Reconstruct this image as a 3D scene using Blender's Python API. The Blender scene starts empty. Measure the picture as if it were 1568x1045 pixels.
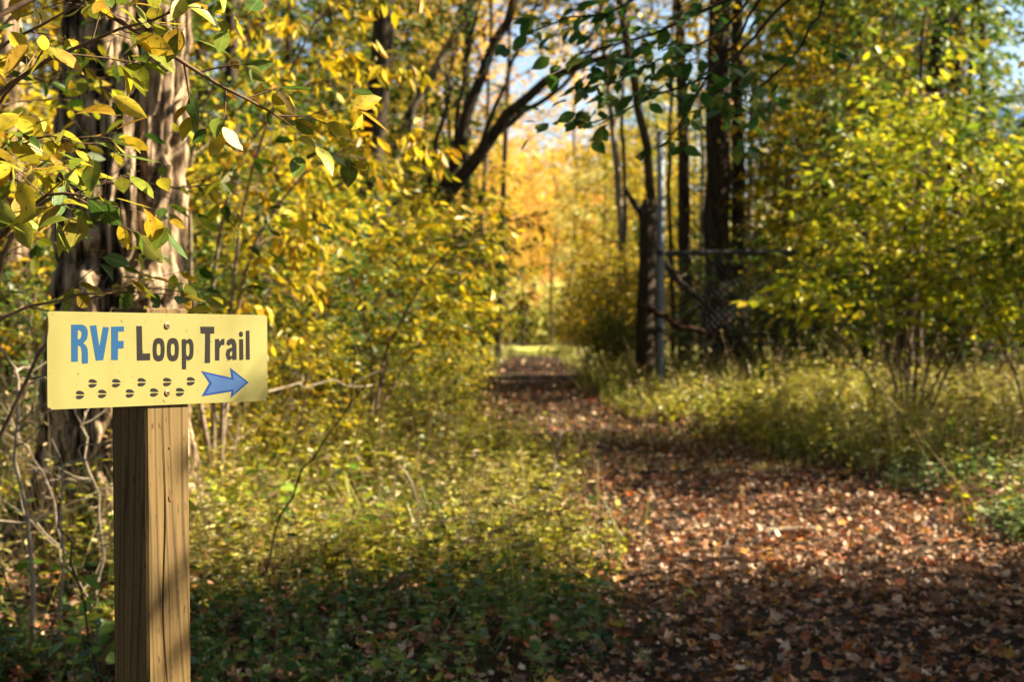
import bpy, math, random
import numpy as np
from mathutils import Vector, Matrix

# ------------------------------------------------------------------ camera, light, exposure
S = bpy.context.scene
COL = S.collection
EYE = 1.2
FPX, CX, CY = 2335.0, 784.0, 522.5
cam_d = bpy.data.cameras.new('camera')
cam = bpy.data.objects.new('camera', cam_d)
COL.objects.link(cam)
cam_d.sensor_width = 23.5
cam_d.lens = 35.0
cam_d.clip_start = 0.05
cam_d.clip_end = 3000
cam.location = (0, 0, EYE)
cam.rotation_euler = (math.radians(90), 0, 0)
cam_d.dof.use_dof = True
cam_d.dof.focus_distance = 2.55
cam_d.dof.aperture_fstop = 4.2
S.camera = cam

SUN_AZ, SUN_EL = math.radians(4), math.radians(35)     # azimuth from +X towards +Y
W = bpy.data.worlds.new('World')
S.world = W
W.use_nodes = True
nt = W.node_tree
bg = nt.nodes['Background']
sky = nt.nodes.new('ShaderNodeTexSky')
sky.sky_type = 'NISHITA'
sky.sun_disc = False
sky.sun_elevation = SUN_EL
sky.sun_rotation = math.pi / 2 - SUN_AZ
sky.air_density = 1.0
sky.dust_density = 1.2
nt.links.new(sky.outputs[0], bg.inputs[0])
bg.inputs[1].default_value = 0.05
sl = bpy.data.lights.new('sun', 'SUN')
sl.energy = 5.0
sl.angle = math.radians(0.5)
sl.color = (1.0, 0.89, 0.66)
so = bpy.data.objects.new('sun', sl)
COL.objects.link(so)
sdir = Vector((math.cos(SUN_EL) * math.cos(SUN_AZ), math.cos(SUN_EL) * math.sin(SUN_AZ), math.sin(SUN_EL)))
so.rotation_euler = (-sdir).to_track_quat('-Z', 'Y').to_euler()
S.view_settings.view_transform = 'Standard'
S.view_settings.look = 'None'
S.view_settings.gamma = 1.0
S.view_settings.exposure = 2.35
S.cycles.max_bounces = 8
S.cycles.transmission_bounces = 5
S.cycles.diffuse_bounces = 1

# ------------------------------------------------------------------ numbers and noise
def smooth(t):
    return t * t * (3 - 2 * t)

_R = np.random.RandomState(5)
_LAT = _R.rand(64, 64)

def vnoise(x, y):
    x = np.asarray(x, float); y = np.asarray(y, float)
    xi = np.floor(x).astype(int); yi = np.floor(y).astype(int)
    fx = smooth(x - xi); fy = smooth(y - yi)
    g = lambda a, b: _LAT[a % 64, b % 64]
    return (g(xi, yi) * (1 - fx) + g(xi + 1, yi) * fx) * (1 - fy) + (g(xi, yi + 1) * (1 - fx) + g(xi + 1, yi + 1) * fx) * fy

PY = [-6, 2, 5, 7, 9.5, 12, 15, 18, 30, 45, 60, 68]
PCX = [0.6, 0.9, 1.45, 1.6, 1.5, 1.1, 0.15, 0.05, 0.4, 0.6, 0.8, 0.9]
PHW = [1.1, 1.15, 1.15, 1.15, 1.15, 1.0, 0.95, 0.95, 0.9, 0.8, 0.7, 0.55]

def path_c(y): return np.interp(y, PY, PCX)
def path_w(y): return np.interp(y, PY, PHW)

def base_z(y):
    return EYE - np.interp(y, [-400, 3, 18, 30, 60, 400], [1.2, 1.2, 0.66, 0.6, 0.5, 0.5])

def path_mask(x, y):
    d = np.abs(x - path_c(y)) / path_w(y) + .5 * (vnoise(np.asarray(x) * 1.9 + 40, np.asarray(y) * 1.9) - .5) + .25 * (vnoise(np.asarray(x) * 6 + 4, np.asarray(y) * 6) - .5)
    return np.clip((1.25 - d) / 0.35, 0, 1)

def ground_z(x, y):
    x = np.asarray(x, float); y = np.asarray(y, float)
    b = 0.10 * (vnoise(x * 0.55 + 7, y * 0.55 + 3) - 0.45) + 0.04 * (vnoise(x * 2.1, y * 2.1) - 0.5)
    m = np.clip((1.25 - np.abs(x - path_c(y)) / path_w(y)) / .35, 0, 1)
    return base_z(y) + b * (1 - m) - 0.02 * m + 0.03 * (1 - m)

def gz(x, y): return float(ground_z(np.array([x]), np.array([y]))[0])
def px2(px, py, Y): return Vector(((px - CX) / FPX * Y, Y, EYE - (py - CY) / FPX * Y))
def gp(px, Y):
    x = (px - CX) / FPX * Y
    return Vector((x, Y, gz(x, Y)))

# ------------------------------------------------------------------ object helpers
def link(name, me, parent=None, mats=()):
    o = bpy.data.objects.new(name, me)
    COL.objects.link(o)
    if parent is not None: o.parent = parent
    for m in mats:
        me.materials.append(m)
    return o

def tag(o, label=None, cat=None, group=None, kind=None):
    if label: o['label'] = label
    if cat: o['category'] = cat
    if group: o['group'] = group
    if kind: o['kind'] = kind
    return o

def thing(name, label, cat, loc=(0, 0, 0), rz=0.0, group=None):
    o = bpy.data.objects.new(name, None)
    COL.objects.link(o)
    o.empty_display_size = 0.1
    o.location = loc
    o.rotation_euler = (0, 0, rz)
    return tag(o, label, cat, group)

def copy_thing(root, loc, rz, scale, label, group=None, mats=None):
    r = root.copy(); COL.objects.link(r)
    r.location = loc; r.rotation_euler = (0, 0, rz); r.scale = scale if hasattr(scale, '__len__') else (scale,) * 3
    r['label'] = label
    if group: r['group'] = group
    for ch in list(root.children):
        c = ch.copy(); COL.objects.link(c); c.parent = r
        c.matrix_parent_inverse = Matrix.Identity(4)
        if mats and ch.name.split('.')[0] in mats:
            c.material_slots[0].link = 'OBJECT'
            c.material_slots[0].material = mats[ch.name.split('.')[0]]
    return r

class Acc:
    """collects vertices and faces, then becomes one mesh"""
    def __init__(s): s.v = []; s.f = []; s.n = 0; s.r = []; s.uv = {}
    def add(s, V, F, rnd=None):
        V = np.asarray(V, float).reshape(-1, 3); F = np.asarray(F, int)
        s.v.append(V); s.f.append(F + s.n); s.n += len(V)
        s.r.append(np.full(len(F), 0.5) if rnd is None else np.asarray(rnd, float))
    def mesh(s, name, shade=True):
        me = bpy.data.meshes.new(name)
        V = np.concatenate(s.v)
        loops = np.concatenate([f.ravel() for f in s.f])
        cnt = np.concatenate([np.full(len(f), f.shape[1]) for f in s.f])
        st = np.concatenate([[0], np.cumsum(cnt)[:-1]])
        me.vertices.add(len(V)); me.vertices.foreach_set('co', V.astype(np.float32).ravel())
        me.loops.add(len(loops)); me.loops.foreach_set('vertex_index', loops.astype(np.int32))
        me.polygons.add(len(cnt)); me.polygons.foreach_set('loop_start', st.astype(np.int32))
        a = me.attributes.new('rnd', 'FLOAT', 'FACE')
        a.data.foreach_set('value', np.concatenate(s.r).astype(np.float32))
        if s.uv:
            U = np.zeros((len(V), 3), np.float32)
            for st_, blk in s.uv.items(): U[st_:st_ + len(blk)] = blk
            me.attributes.new('leaf_pos', 'FLOAT_VECTOR', 'POINT').data.foreach_set('vector', U.ravel())
        me.update(calc_edges=True)
        me.polygons.foreach_set('use_smooth', np.full(len(cnt), shade, bool))
        return me
    def obj(s, name, mats, parent=None, shade=True):
        return link(name, s.mesh(name, shade), parent, mats)

def tube(acc, pts, radii, n=7, cap=True, rough=0.0):
    P = np.asarray(pts, float); R = np.asarray(radii, float)
    T = np.gradient(P, axis=0); T /= np.linalg.norm(T, axis=1)[:, None] + 1e-9
    ref = np.array([0.31, 0.2, 0.93]) if abs(T[0][2]) < 0.9 else np.array([1.0, 0.1, 0])
    A = np.cross(T, ref); A /= np.linalg.norm(A, axis=1)[:, None] + 1e-9
    B = np.cross(T, A)
    th = np.arange(n) * 2 * math.pi / n
    k = len(P)
    rr = R[:, None] * np.ones((1, n))
    if rough:
        rr = rr * (1 + rough * (vnoise(np.arange(n)[None, :] * 1.7 + P[0][0] * 13, np.arange(k)[:, None] * 0.9 + P[0][1] * 7) - 0.5) * 2)
    V = P[:, None, :] + rr[:, :, None] * (np.cos(th)[None, :, None] * A[:, None, :] + np.sin(th)[None, :, None] * B[:, None, :])
    i = np.arange(k - 1)[:, None] * n; j = np.arange(n)[None, :]; j2 = (j + 1) % n
    F = np.stack([i + j, i + j2, i + n + j2, i + n + j], -1).reshape(-1, 4)
    acc.add(V.reshape(-1, 3), F)
    if cap:
        base = acc.n - k * n
        acc.f.append(np.array([[base + (k - 1) * n + q for q in range(n)]])); acc.r.append(np.array([0.5]))

def arr(v): return np.array(v, float)
def unit(v): return v / (np.linalg.norm(v, axis=-1, keepdims=True) + 1e-9)

# leaf templates: (along, side, up) with faces
LEAF6 = (arr([[0, 0, 0], [.28, .2, .05], [.66, .19, .03], [1, 0, -.12], [.66, -.19, .03], [.28, -.2, .05]]),
         [[0, 1, 2, 3], [0, 3, 4, 5]])
LEAF4 = (arr([[0, 0, 0], [.45, .24, .06], [1, 0, -.08], [.45, -.24, .06]]), [[0, 1, 2, 3]])
def _leaf_fine():
    t = [0, .12, .28, .46, .64, .8, .92, 1.0]; w = [.012, .13, .22, .25, .215, .14, .06, .004]
    V = []; F = []
    for a, b in zip(t, w):
        z = -.16 * a * a
        V += [[a, b, z + .28 * b], [a, 0, z], [a, -b, z + .28 * b]]
    for i in range(len(t) - 1):
        q = 3 * i
        F += [[q, q + 1, q + 4, q + 3], [q + 1, q + 2, q + 5, q + 4]]
    V += [[-.16, .008, .03], [-.16, -.008, .03]]
    F += [[len(V) - 2, len(V) - 1, 2, 0]]
    return arr(V), F
LEAF18 = _leaf_fine()
BLADE = (arr([[0, .03, 0], [0, -.03, 0], [.4, .028, .1], [.4, -.028, .1], [.75, .018, .1], [.75, -.018, .1], [1, 0, .0]]),
         [[0, 1, 3, 2], [2, 3, 5, 4], [4, 5, 6, 6]])
def _litter(seed):
    r = random.Random(seed); V = [[0, 0, 0]]; n = 10
    for i in range(n):
        a = 2 * math.pi * i / n
        q = (.5 if i % 2 == 0 else .3) * r.uniform(.75, 1.15)
        x, y = q * math.cos(a) * 1.15, q * math.sin(a) * .85
        V.append([x, y, r.uniform(-.10, .16) + 1.0 * y * y + .5 * x * x])
    return arr(V), [[0, 1 + i, 1 + (i + 1) % n] for i in range(n)]

def leaves(acc, rng, P, D, N, size, tmpl, rnd=None, wid=1.0, rlo=0.0, rhi=1.0):
    P = arr(P); D = unit(arr(D)); N = arr(N); M = len(P)
    if M == 0: return
    sd = unit(np.cross(N, D)); N = np.cross(D, sd)
    T, F = tmpl
    wv = wid * rng.uniform(.8, 1.2, M)
    curl = rng.uniform(-.3, 1.6, M)
    V = P[:, None, :] + size[:, None, None] * (T[None, :, 0, None] * D[:, None, :] + (T[None, :, 1] * wv[:, None])[:, :, None] * sd[:, None, :]
        + (T[None, :, 2] * curl[:, None])[:, :, None] * N[:, None, :])
    k = len(T)
    r = rng.rand(M) if rnd is None else rnd
    base = acc.n
    tri = [f for f in F if len(set(f)) == 3]; quad = [f for f in F if len(set(f)) == 4]
    if k > 15: acc.uv[acc.n] = np.tile(T, (M, 1))
    acc.v.append(V.reshape(-1, 3)); acc.n += M * k
    off = base + np.arange(M) * k
    for fs, c in ((quad, 4), (tri, 3)):
        if fs:
            fs = np.array([list(dict.fromkeys(f)) for f in fs])
            acc.f.append((off[:, None, None] + fs[None]).reshape(-1, c)); acc.r.append(np.repeat(r, len(fs)))

# ------------------------------------------------------------------ materials
def newmat(name):
    m = bpy.data.materials.new(name); m.use_nodes = True
    return m, m.node_tree, m.node_tree.nodes['Principled BSDF']

def ramp_node(t, stops):
    r = t.nodes.new('ShaderNodeValToRGB'); e = r.color_ramp.elements
    while len(e) < len(stops): e.new(0.5)
    for q, (p, c) in zip(e, stops): q.position = p; q.color = (*c, 1)
    return r

def leaf_mat(name, cols, trans=0.45, blotch=0.0, gloss=0.35, rough=0.5, veins=False):
    m, t, b = newmat(name)
    L = t.links
    a = t.nodes.new('ShaderNodeAttribute'); a.attribute_name = 'rnd'
    n = len(cols)
    r = ramp_node(t, [(i / (n - 1), c) for i, c in enumerate(cols)])
    L.new(a.outputs['Fac'], r.inputs[0])
    col = r.outputs[0]
    if blotch:
        tc = t.nodes.new('ShaderNodeTexCoord'); no = t.nodes.new('ShaderNodeTexNoise')
        no.inputs['Scale'].default_value = 45; no.inputs['Detail'].default_value = 4
        L.new(tc.outputs['Object'], no.inputs['Vector'])
        rr = ramp_node(t, [(0.42, (1, 1, 1)), (0.72, (1 - blotch, 1 - blotch * 1.05, 1 - blotch * 1.1))])
        L.new(no.outputs['Fac'], rr.inputs[0])
        mx = t.nodes.new('ShaderNodeMix'); mx.data_type = 'RGBA'; mx.blend_type = 'MULTIPLY'; mx.inputs[0].default_value = 1
        L.new(col, mx.inputs[6]); L.new(rr.outputs[0], mx.inputs[7]); col = mx.outputs[2]
    if veins:
        at = t.nodes.new('ShaderNodeAttribute'); at.attribute_name = 'leaf_pos'
        sp = t.nodes.new('ShaderNodeSeparateXYZ'); L.new(at.outputs['Vector'], sp.inputs[0])
        def mth(op, x, y=None, z=None):
            nd = t.nodes.new('ShaderNodeMath'); nd.operation = op
            for q, v_ in enumerate((x, y, z)):
                if v_ is None: continue
                if isinstance(v_, (int, float)): nd.inputs[q].default_value = v_
                else: L.new(v_, nd.inputs[q])
            return nd.outputs[0]
        ab = mth('ABSOLUTE', sp.outputs[1])
        rib = mth('SUBTRACT', 1.0, mth('MINIMUM', mth('MULTIPLY', ab, 70.0), 1.0))
        ph = mth('PINGPONG', mth('SUBTRACT', sp.outputs[0], mth('MULTIPLY', ab, 1.1)), 0.055)
        vn = mth('MULTIPLY', mth('SUBTRACT', 1.0, mth('MINIMUM', mth('MULTIPLY', ph, 90.0), 1.0)), 0.55)
        fac = mth('MULTIPLY', mth('MAXIMUM', rib, vn), 0.5)
        mv = t.nodes.new('ShaderNodeMix'); mv.data_type = 'RGBA'
        L.new(fac, mv.inputs[0]); L.new(col, mv.inputs[6]); mv.inputs[7].default_value = (.42, .42, .12, 1); col = mv.outputs[2]
        n3 = t.nodes.new('ShaderNodeTexNoise'); n3.inputs['Scale'].default_value = 130; n3.inputs['Detail'].default_value = 3
        tc3 = t.nodes.new('ShaderNodeTexCoord'); L.new(tc3.outputs['Object'], n3.inputs['Vector'])
        r3 = ramp_node(t, [(.64, (0, 0, 0)), (.70, (1, 1, 1))]); L.new(n3.outputs['Fac'], r3.inputs[0])
        m3 = t.nodes.new('ShaderNodeMix'); m3.data_type = 'RGBA'; L.new(r3.outputs[0], m3.inputs[0]); L.new(col, m3.inputs[6]); m3.inputs[7].default_value = (.10, .05, .015, 1); col = m3.outputs[2]
    L.new(col, b.inputs['Base Color'])
    b.inputs['Roughness'].default_value = rough
    b.inputs['Specular IOR Level'].default_value = gloss
    tr = t.nodes.new('ShaderNodeBsdfTranslucent'); L.new(col, tr.inputs[0])
    ms = t.nodes.new('ShaderNodeMixShader'); ms.inputs[0].default_value = trans
    L.new(b.outputs[0], ms.inputs[1]); L.new(tr.outputs[0], ms.inputs[2])
    L.new(ms.outputs[0], t.nodes['Material Output'].inputs[0])
    return m

def bark_mat(name, c1, c2, scale=9, stretch=0.18, bump=0.5, c3=None):
    m, t, b = newmat(name); L = t.links
    tc = t.nodes.new('ShaderNodeTexCoord'); mp = t.nodes.new('ShaderNodeMapping')
    mp.inputs['Scale'].default_value = (1, 1, stretch)
    L.new(tc.outputs['Object'], mp.inputs[0])
    no = t.nodes.new('ShaderNodeTexNoise'); no.inputs['Scale'].default_value = scale * 3; no.inputs['Detail'].default_value = 8; no.inputs['Roughness'].default_value = .65
    L.new(mp.outputs[0], no.inputs[0])
    r = ramp_node(t, [(.36, c1), (.62, c2)] if c3 is None else [(.40, c1), (.49, c2), (.58, c3)])
    L.new(no.outputs['Fac'], r.inputs[0])
    L.new(r.outputs[0], b.inputs['Base Color'])
    b.inputs['Roughness'].default_value = .9
    b.inputs['Specular IOR Level'].default_value = .15
    bp = t.nodes.new('ShaderNodeBump'); bp.inputs['Strength'].default_value = bump; bp.inputs['Distance'].default_value = .03
    L.new(no.outputs['Fac'], bp.inputs['Height']); L.new(bp.outputs[0], b.inputs['Normal'])
    return m

def flat_mat(name, col, rough=.6, spec=.3, metal=0.0, var=0.0, scale=30):
    m, t, b = newmat(name); L = t.links
    b.inputs['Base Color'].default_value = (*col, 1)
    b.inputs['Roughness'].default_value = rough; b.inputs['Specular IOR Level'].default_value = spec; b.inputs['Metallic'].default_value = metal
    if var:
        tc = t.nodes.new('ShaderNodeTexCoord'); no = t.nodes.new('ShaderNodeTexNoise'); no.inputs['Scale'].default_value = scale; no.inputs['Detail'].default_value = 6
        L.new(tc.outputs['Object'], no.inputs[0])
        r = ramp_node(t, [(.3, tuple(c * (1 - var) for c in col)), (.7, tuple(min(1, c * (1 + var)) for c in col))])
        L.new(no.outputs['Fac'], r.inputs[0]); L.new(r.outputs[0], b.inputs['Base Color'])
    return m

YEL = [(.08, .09, .007), (.48, .36, .010), (.64, .46, .012), (.20, .18, .010), (.72, .54, .02), (.54, .27, .008), (.05, .07, .006), (.42, .32, .012), (.26, .11, .008)]
YGR = [(.018, .045, .005), (.05, .10, .006), (.22, .26, .010), (.42, .40, .012), (.62, .50, .015), (.08, .14, .008), (.025, .05, .006), (.36, .22, .010), (.14, .20, .010)]
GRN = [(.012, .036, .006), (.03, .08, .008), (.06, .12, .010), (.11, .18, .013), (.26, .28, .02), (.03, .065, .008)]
ORA = [(.58, .46, .03), (.66, .46, .03), (.70, .40, .06), (.70, .32, .07), (.66, .50, .05), (.66, .26, .06), (.48, .42, .03)]
RED = [(.58, .22, .07), (.66, .30, .08), (.64, .38, .06), (.54, .18, .07), (.60, .42, .05), (.42, .34, .04)]
M_Y = leaf_mat('yellow leaves', YEL, .45, gloss=.3, rough=.42)
M_YG = leaf_mat('yellow green leaves', YGR, .42, gloss=.35, rough=.42)
M_G = leaf_mat('green leaves', GRN, .4)  # dark greens, also given to back layers in place of their shade
M_DG = leaf_mat('dark green leaves', [(.025, .085, .012), (.04, .12, .015), (.07, .15, .02), (.20, .24, .03)], .35)
M_O = leaf_mat('orange leaves', ORA, .5)
M_R = leaf_mat('red orange leaves', RED, .5)
M_LIME = leaf_mat('lime brush leaves', [(.42, .48, .10), (.60, .60, .18), (.70, .62, .20), (.70, .56, .16), (.46, .54, .16)], .5)
M_BRIGHT = leaf_mat('bright green leaves', [(.07, .15, .015), (.14, .24, .02), (.24, .32, .03), (.40, .40, .04)], .42, gloss=.5, rough=.4)
M_OLV = leaf_mat('olive gold leaves', [(.05, .07, .006), (.34, .30, .010), (.58, .44, .012), (.12, .15, .008), (.66, .50, .015), (.58, .33, .008), (.04, .06, .006), (.24, .25, .01), (.46, .38, .012)], .4, gloss=.35, rough=.42)
M_FRESH = leaf_mat('fresh yellow green leaves', [(.03, .07, .006), (.30, .36, .012), (.54, .50, .015), (.12, .20, .010), (.66, .54, .02), (.40, .42, .015), (.05, .10, .008), (.60, .42, .012)], .45, gloss=.4, rough=.4)
M_NEAR = leaf_mat('near shrub leaves', [(.05, .11, .015), (.09, .16, .02), (.17, .22, .02), (.32, .32, .02), (.52, .40, .02), (.62, .42, .02), (.5, .24, .02), (.14, .2, .02)], .42, blotch=.5, gloss=.4, rough=.45, veins=True)
M_FERN = leaf_mat('ground cover leaves', [(.015, .05, .010), (.03, .085, .012), (.06, .13, .02), (.11, .17, .03), (.24, .26, .04), (.04, .09, .015)], .35, gloss=.5, rough=.4)
M_MEADOW = leaf_mat('meadow blades', [(.30, .34, .04), (.44, .44, .07), (.56, .50, .10), (.62, .54, .16)], .45)
M_GRASS = leaf_mat('grass blades', [(.10, .15, .02), (.20, .24, .03), (.34, .32, .05), (.48, .40, .09), (.55, .44, .15), (.34, .26, .08)], .4)
M_LIT = leaf_mat('fallen leaves', [(.05, .025, .014), (.20, .085, .035), (.34, .15, .065), (.48, .25, .11), (.74, .56, .38), (.48, .10, .018), (.16, .07, .03), (.09, .045, .028), (.70, .48, .30), (.38, .18, .10), (.58, .27, .03), (.13, .07, .04), (.36, .17, .08), (.24, .08, .03), (.16, .06, .025)], .15, blotch=.3, gloss=.4)
M_BARK = bark_mat('grey brown bark', (.014, .009, .006), (.10, .068, .045))
M_BARKD = bark_mat('dark bark', (.012, .009, .0065), (.062, .044, .03))
M_PALE = bark_mat('pale bark', (.07, .05, .035), (.34, .27, .20), 6)
M_OAK = bark_mat('furrowed bark', (.008, .005, .003), (.12, .076, .042), 7, .16, 1.0, (.43, .305, .19))
M_TWIG = flat_mat('brown twig', (.11, .065, .035), .8, .2, var=.5)
M_DEAD = flat_mat('bleached dead wood', (.25, .195, .135), .85, .15, var=.4)
M_STEM = flat_mat('grey shrub stem', (.17, .12, .08), .85, .15, var=.5)

# ------------------------------------------------------------------ plants
UP = arr([0, 0, 1.0])

def curve_branch(rng, p, d, L, n, wander, lift):
    pts = [arr(p)]; d = unit(arr(d)); st = L / n
    for i in range(n):
        d = unit(d + rng.normal(0, wander, 3) + arr([0, 0, lift]))
        pts.append(pts[-1] + d * st)
    return arr(pts)

def lerp_at(pts, t):
    f = t * (len(pts) - 1); i = min(int(f), len(pts) - 2); q = f - i
    return pts[i] * (1 - q) + pts[i + 1] * q, unit(pts[i + 1] - pts[i])

def split(rng, pts, t, ang, az):
    p, tg = lerp_at(pts, t)
    a = unit(np.cross(tg, arr([.21, .37, .9]) if abs(tg[2]) < .95 else arr([1., .2, .1]))); b = np.cross(tg, a)
    s = math.sin(ang)
    return p, unit(tg * math.cos(ang) + s * (math.cos(az) * a + math.sin(az) * b))

def grow(rng, acc, twigs, pts, r0, r1, lev, cfg, sides=7):
    k = len(pts)
    rad = r0 + (r1 - r0) * np.linspace(0, 1, k) ** .8
    if r0 > cfg.get('minr', 0): tube(acc, pts, rad, max(3, sides), cap=False)
    if lev >= len(cfg['n']):
        twigs.append(pts); return
    n = cfg['n'][lev]; az = rng.uniform(0, 6.28)
    for i in range(n):
        t = cfg['t0'][lev] + (1 - cfg['t0'][lev]) * (i + rng.uniform(.2, .9)) / n
        az += 2.4 + rng.uniform(-.4, .4)
        p, d = split(rng, pts, min(t, .99), cfg['ang'][lev] * rng.uniform(.7, 1.25), az)
        d = unit(d + arr([0, 0, cfg['flat'][lev] * -d[2]]))
        L = cfg['L'][lev] * (1 - cfg['tap'][lev] * t) * rng.uniform(.65, 1.2)
        rr = (r0 + (r1 - r0) * t) * cfg.get('rf', .5)
        grow(rng, acc, twigs, curve_branch(rng, p, d, L, cfg['seg'][lev], cfg['wan'], cfg['lift'][lev]), rr, rr * .4, lev + 1, cfg, sides - 2)
    if cfg.get('tip', True): twigs.append(pts[-max(2, k // 3):])

def twig_leaves(acc, rng, twigs, step, size, tmpl, droop=.35, wid=1.0, keep=1.0, nj=.5):
    P = []; T = []; K = []
    for pts in twigs:
        seg = np.linalg.norm(np.diff(pts, axis=0), axis=1); L = seg.sum()
        m = max(2, int(L / step))
        for i in range(m):
            if rng.rand() > keep: continue
            p, tg = lerp_at(pts, (i + rng.uniform(.3, 1)) / m * .999)
            P.append(p); T.append(tg); K.append(1 if i % 2 else -1)
    M = len(P)
    if not M: return
    P = arr(P); T = arr(T); K = arr(K)
    sd = unit(np.cross(T, UP) + rng.normal(0, .12, (M, 3)))
    D = unit(T * .55 + sd * K[:, None] * rng.uniform(.5, 1.1, (M, 1)) + arr([0, 0, -1]) * rng.uniform(0, 2 * droop, (M, 1)) + rng.normal(0, .22, (M, 3)))
    N = unit(UP[None] + rng.normal(0, nj, (M, 3)))
    leaves(acc, rng, P, D, N, size * rng.uniform(.55, 1.15, M), tmpl, wid=wid)

def plant(name, label, cat, loc, seed, stems, cfg, leaf, mats, names=('trunk', 'crown'), rz=0, group=None, twig_min=None):
    """stems: list of (points, r0, r1) in local space; leaf: dict for twig_leaves"""
    rng = np.random.RandomState(seed)
    root = thing(name, label, cat, loc, rz, group)
    wood = Acc(); tw = []
    for pts, r0, r1 in stems:
        grow(rng, wood, tw, arr(pts), r0, r1, 0, cfg, cfg.get('sides', 8))
    wood.obj(names[0], [mats[0]], root)
    fo = Acc()
    twig_leaves(fo, rng, tw, **leaf)
    fo.obj(names[1], [mats[1]], root, shade=leaf['tmpl'] is LEAF18)
    return root

def shrub_stems(seed, n, L, r, lean=.45, spread=.12, seg=7, lift=.02):
    rng = np.random.RandomState(seed); out = []
    for i in range(n):
        a = 6.283 * (i + rng.uniform(-.3, .3)) / n
        q = lean * rng.uniform(.25, 1.1)
        p = arr([math.cos(a) * spread * rng.uniform(.3, 1), math.sin(a) * spread * rng.uniform(.3, 1), -.05])
        out.append((curve_branch(rng, p, [math.cos(a) * q, math.sin(a) * q, 1], L * rng.uniform(.7, 1.1), seg, .07, lift), r * rng.uniform(.6, 1.1), r * .25))
    return out

def trunk_line(seed, H, lean=(0, 0), n=12, wob=.03):
    rng = np.random.RandomState(seed)
    z = np.linspace(-.1, H, n); t = np.linspace(0, 1, n)
    w = np.cumsum(rng.normal(0, wob, (n, 2)), axis=0)
    return np.stack([lean[0] * t * H + w[:, 0], lean[1] * t * H + w[:, 1], z], 1)

# ------------------------------------------------------------------ setting: ground, path, clearing
def axis(lo, hi, a, b, step, far):
    return np.unique(np.round(np.concatenate([np.linspace(lo, a, far), np.arange(a, b, step), np.linspace(b, hi, far)]), 4))
gx = axis(-420, 420, -9, 11, .14, 24); gy = np.unique(np.concatenate([axis(-300, 500, 1.5, 26, .14, 34), np.arange(26, 130, .8)]))
XX, YY = np.meshgrid(gx, gy)
acc = Acc()
Z = ground_z(XX, YY) - .035 * np.clip((1.25 - np.abs(XX - path_c(YY)) / path_w(YY)) / .35, 0, 1)
nx = len(gx); i = np.arange(len(gy) - 1)[:, None] * nx; j = np.arange(nx - 1)[None]
acc.add(np.stack([XX, YY, Z], -1).reshape(-1, 3), np.stack([i + j, i + j + 1, i + nx + j + 1, i + nx + j], -1).reshape(-1, 4))

def soil_mat(name, stops, sc=6, bump=.6):
    m, t, b = newmat(name); L = t.links
    tc = t.nodes.new('ShaderNodeTexCoord')
    n1 = t.nodes.new('ShaderNodeTexNoise'); n1.inputs['Scale'].default_value = sc; n1.inputs['Detail'].default_value = 9; n1.inputs['Roughness'].default_value = .7
    n2 = t.nodes.new('ShaderNodeTexVoronoi'); n2.inputs['Scale'].default_value = sc * 5
    L.new(tc.outputs['Object'], n1.inputs[0]); L.new(tc.outputs['Object'], n2.inputs[0])
    r = ramp_node(t, stops); L.new(n1.outputs['Fac'], r.inputs[0])
    L.new(r.outputs[0], b.inputs['Base Color']); b.inputs['Roughness'].default_value = .95; b.inputs['Specular IOR Level'].default_value = .1
    ad = t.nodes.new('ShaderNodeMath'); ad.operation = 'ADD'
    L.new(n1.outputs['Fac'], ad.inputs[0]); L.new(n2.outputs['Distance'], ad.inputs[1])
    bp = t.nodes.new('ShaderNodeBump'); bp.inputs['Strength'].default_value = bump; bp.inputs['Distance'].default_value = .03
    L.new(ad.outputs[0], bp.inputs['Height']); L.new(bp.outputs[0], b.inputs['Normal'])
    return m
M_SOIL = soil_mat('forest soil', [(.3, (.018, .011, .006)), (.5, (.035, .025, .012)), (.62, (.05, .042, .016)), (.75, (.08, .055, .03))])
M_PATH = soil_mat('trodden soil', [(.3, (.022, .014, .009)), (.5, (.045, .03, .02)), (.72, (.085, .06, .042))], 9)
tag(acc.obj('ground', [M_SOIL]), kind='structure')

acc = Acc()
ys = np.concatenate([np.arange(-6, 26, .15), np.arange(26, 66.1, .4)]); us = np.linspace(-1.12, 1.12, 17)
PX = path_c(ys)[:, None] + us[None] * path_w(ys)[:, None] * (1 + .08 * (vnoise(ys * 1.3, ys * 0 + 4)[:, None] - .5))
PYY = ys[:, None] + 0 * us[None]
PZ = ground_z(PX, PYY) + .004 - .05 * np.clip(np.abs(us[None]) - .95, 0, 1) + .012 * (vnoise(PX * 5, PYY * 5) - .5)
nx = len(us); i = np.arange(len(ys) - 1)[:, None] * nx; j = np.arange(nx - 1)[None]
acc.add(np.stack([PX, PYY, PZ], -1).reshape(-1, 3), np.stack([i + j, i + j + 1, i + nx + j + 1, i + nx + j], -1).reshape(-1, 4))
tag(acc.obj('path', [M_PATH]), kind='structure')

acc = Acc()
fx = np.linspace(-14, 16, 31); fy = np.linspace(66.5, 122, 40)
FX, FY = np.meshgrid(fx, fy)
FZ = ground_z(FX, FY) + .06
nx = len(fx); i = np.arange(len(fy) - 1)[:, None] * nx; j = np.arange(nx - 1)[None]
acc.add(np.stack([FX, FY, FZ], -1).reshape(-1, 3), np.stack([i + j, i + j + 1, i + nx + j + 1, i + nx + j], -1).reshape(-1, 4))
tag(acc.obj('field', [soil_mat('sunlit meadow', [(.3, (.28, .30, .06)), (.5, (.42, .40, .09)), (.7, (.55, .48, .16))], 3)]), kind='structure')

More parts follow.
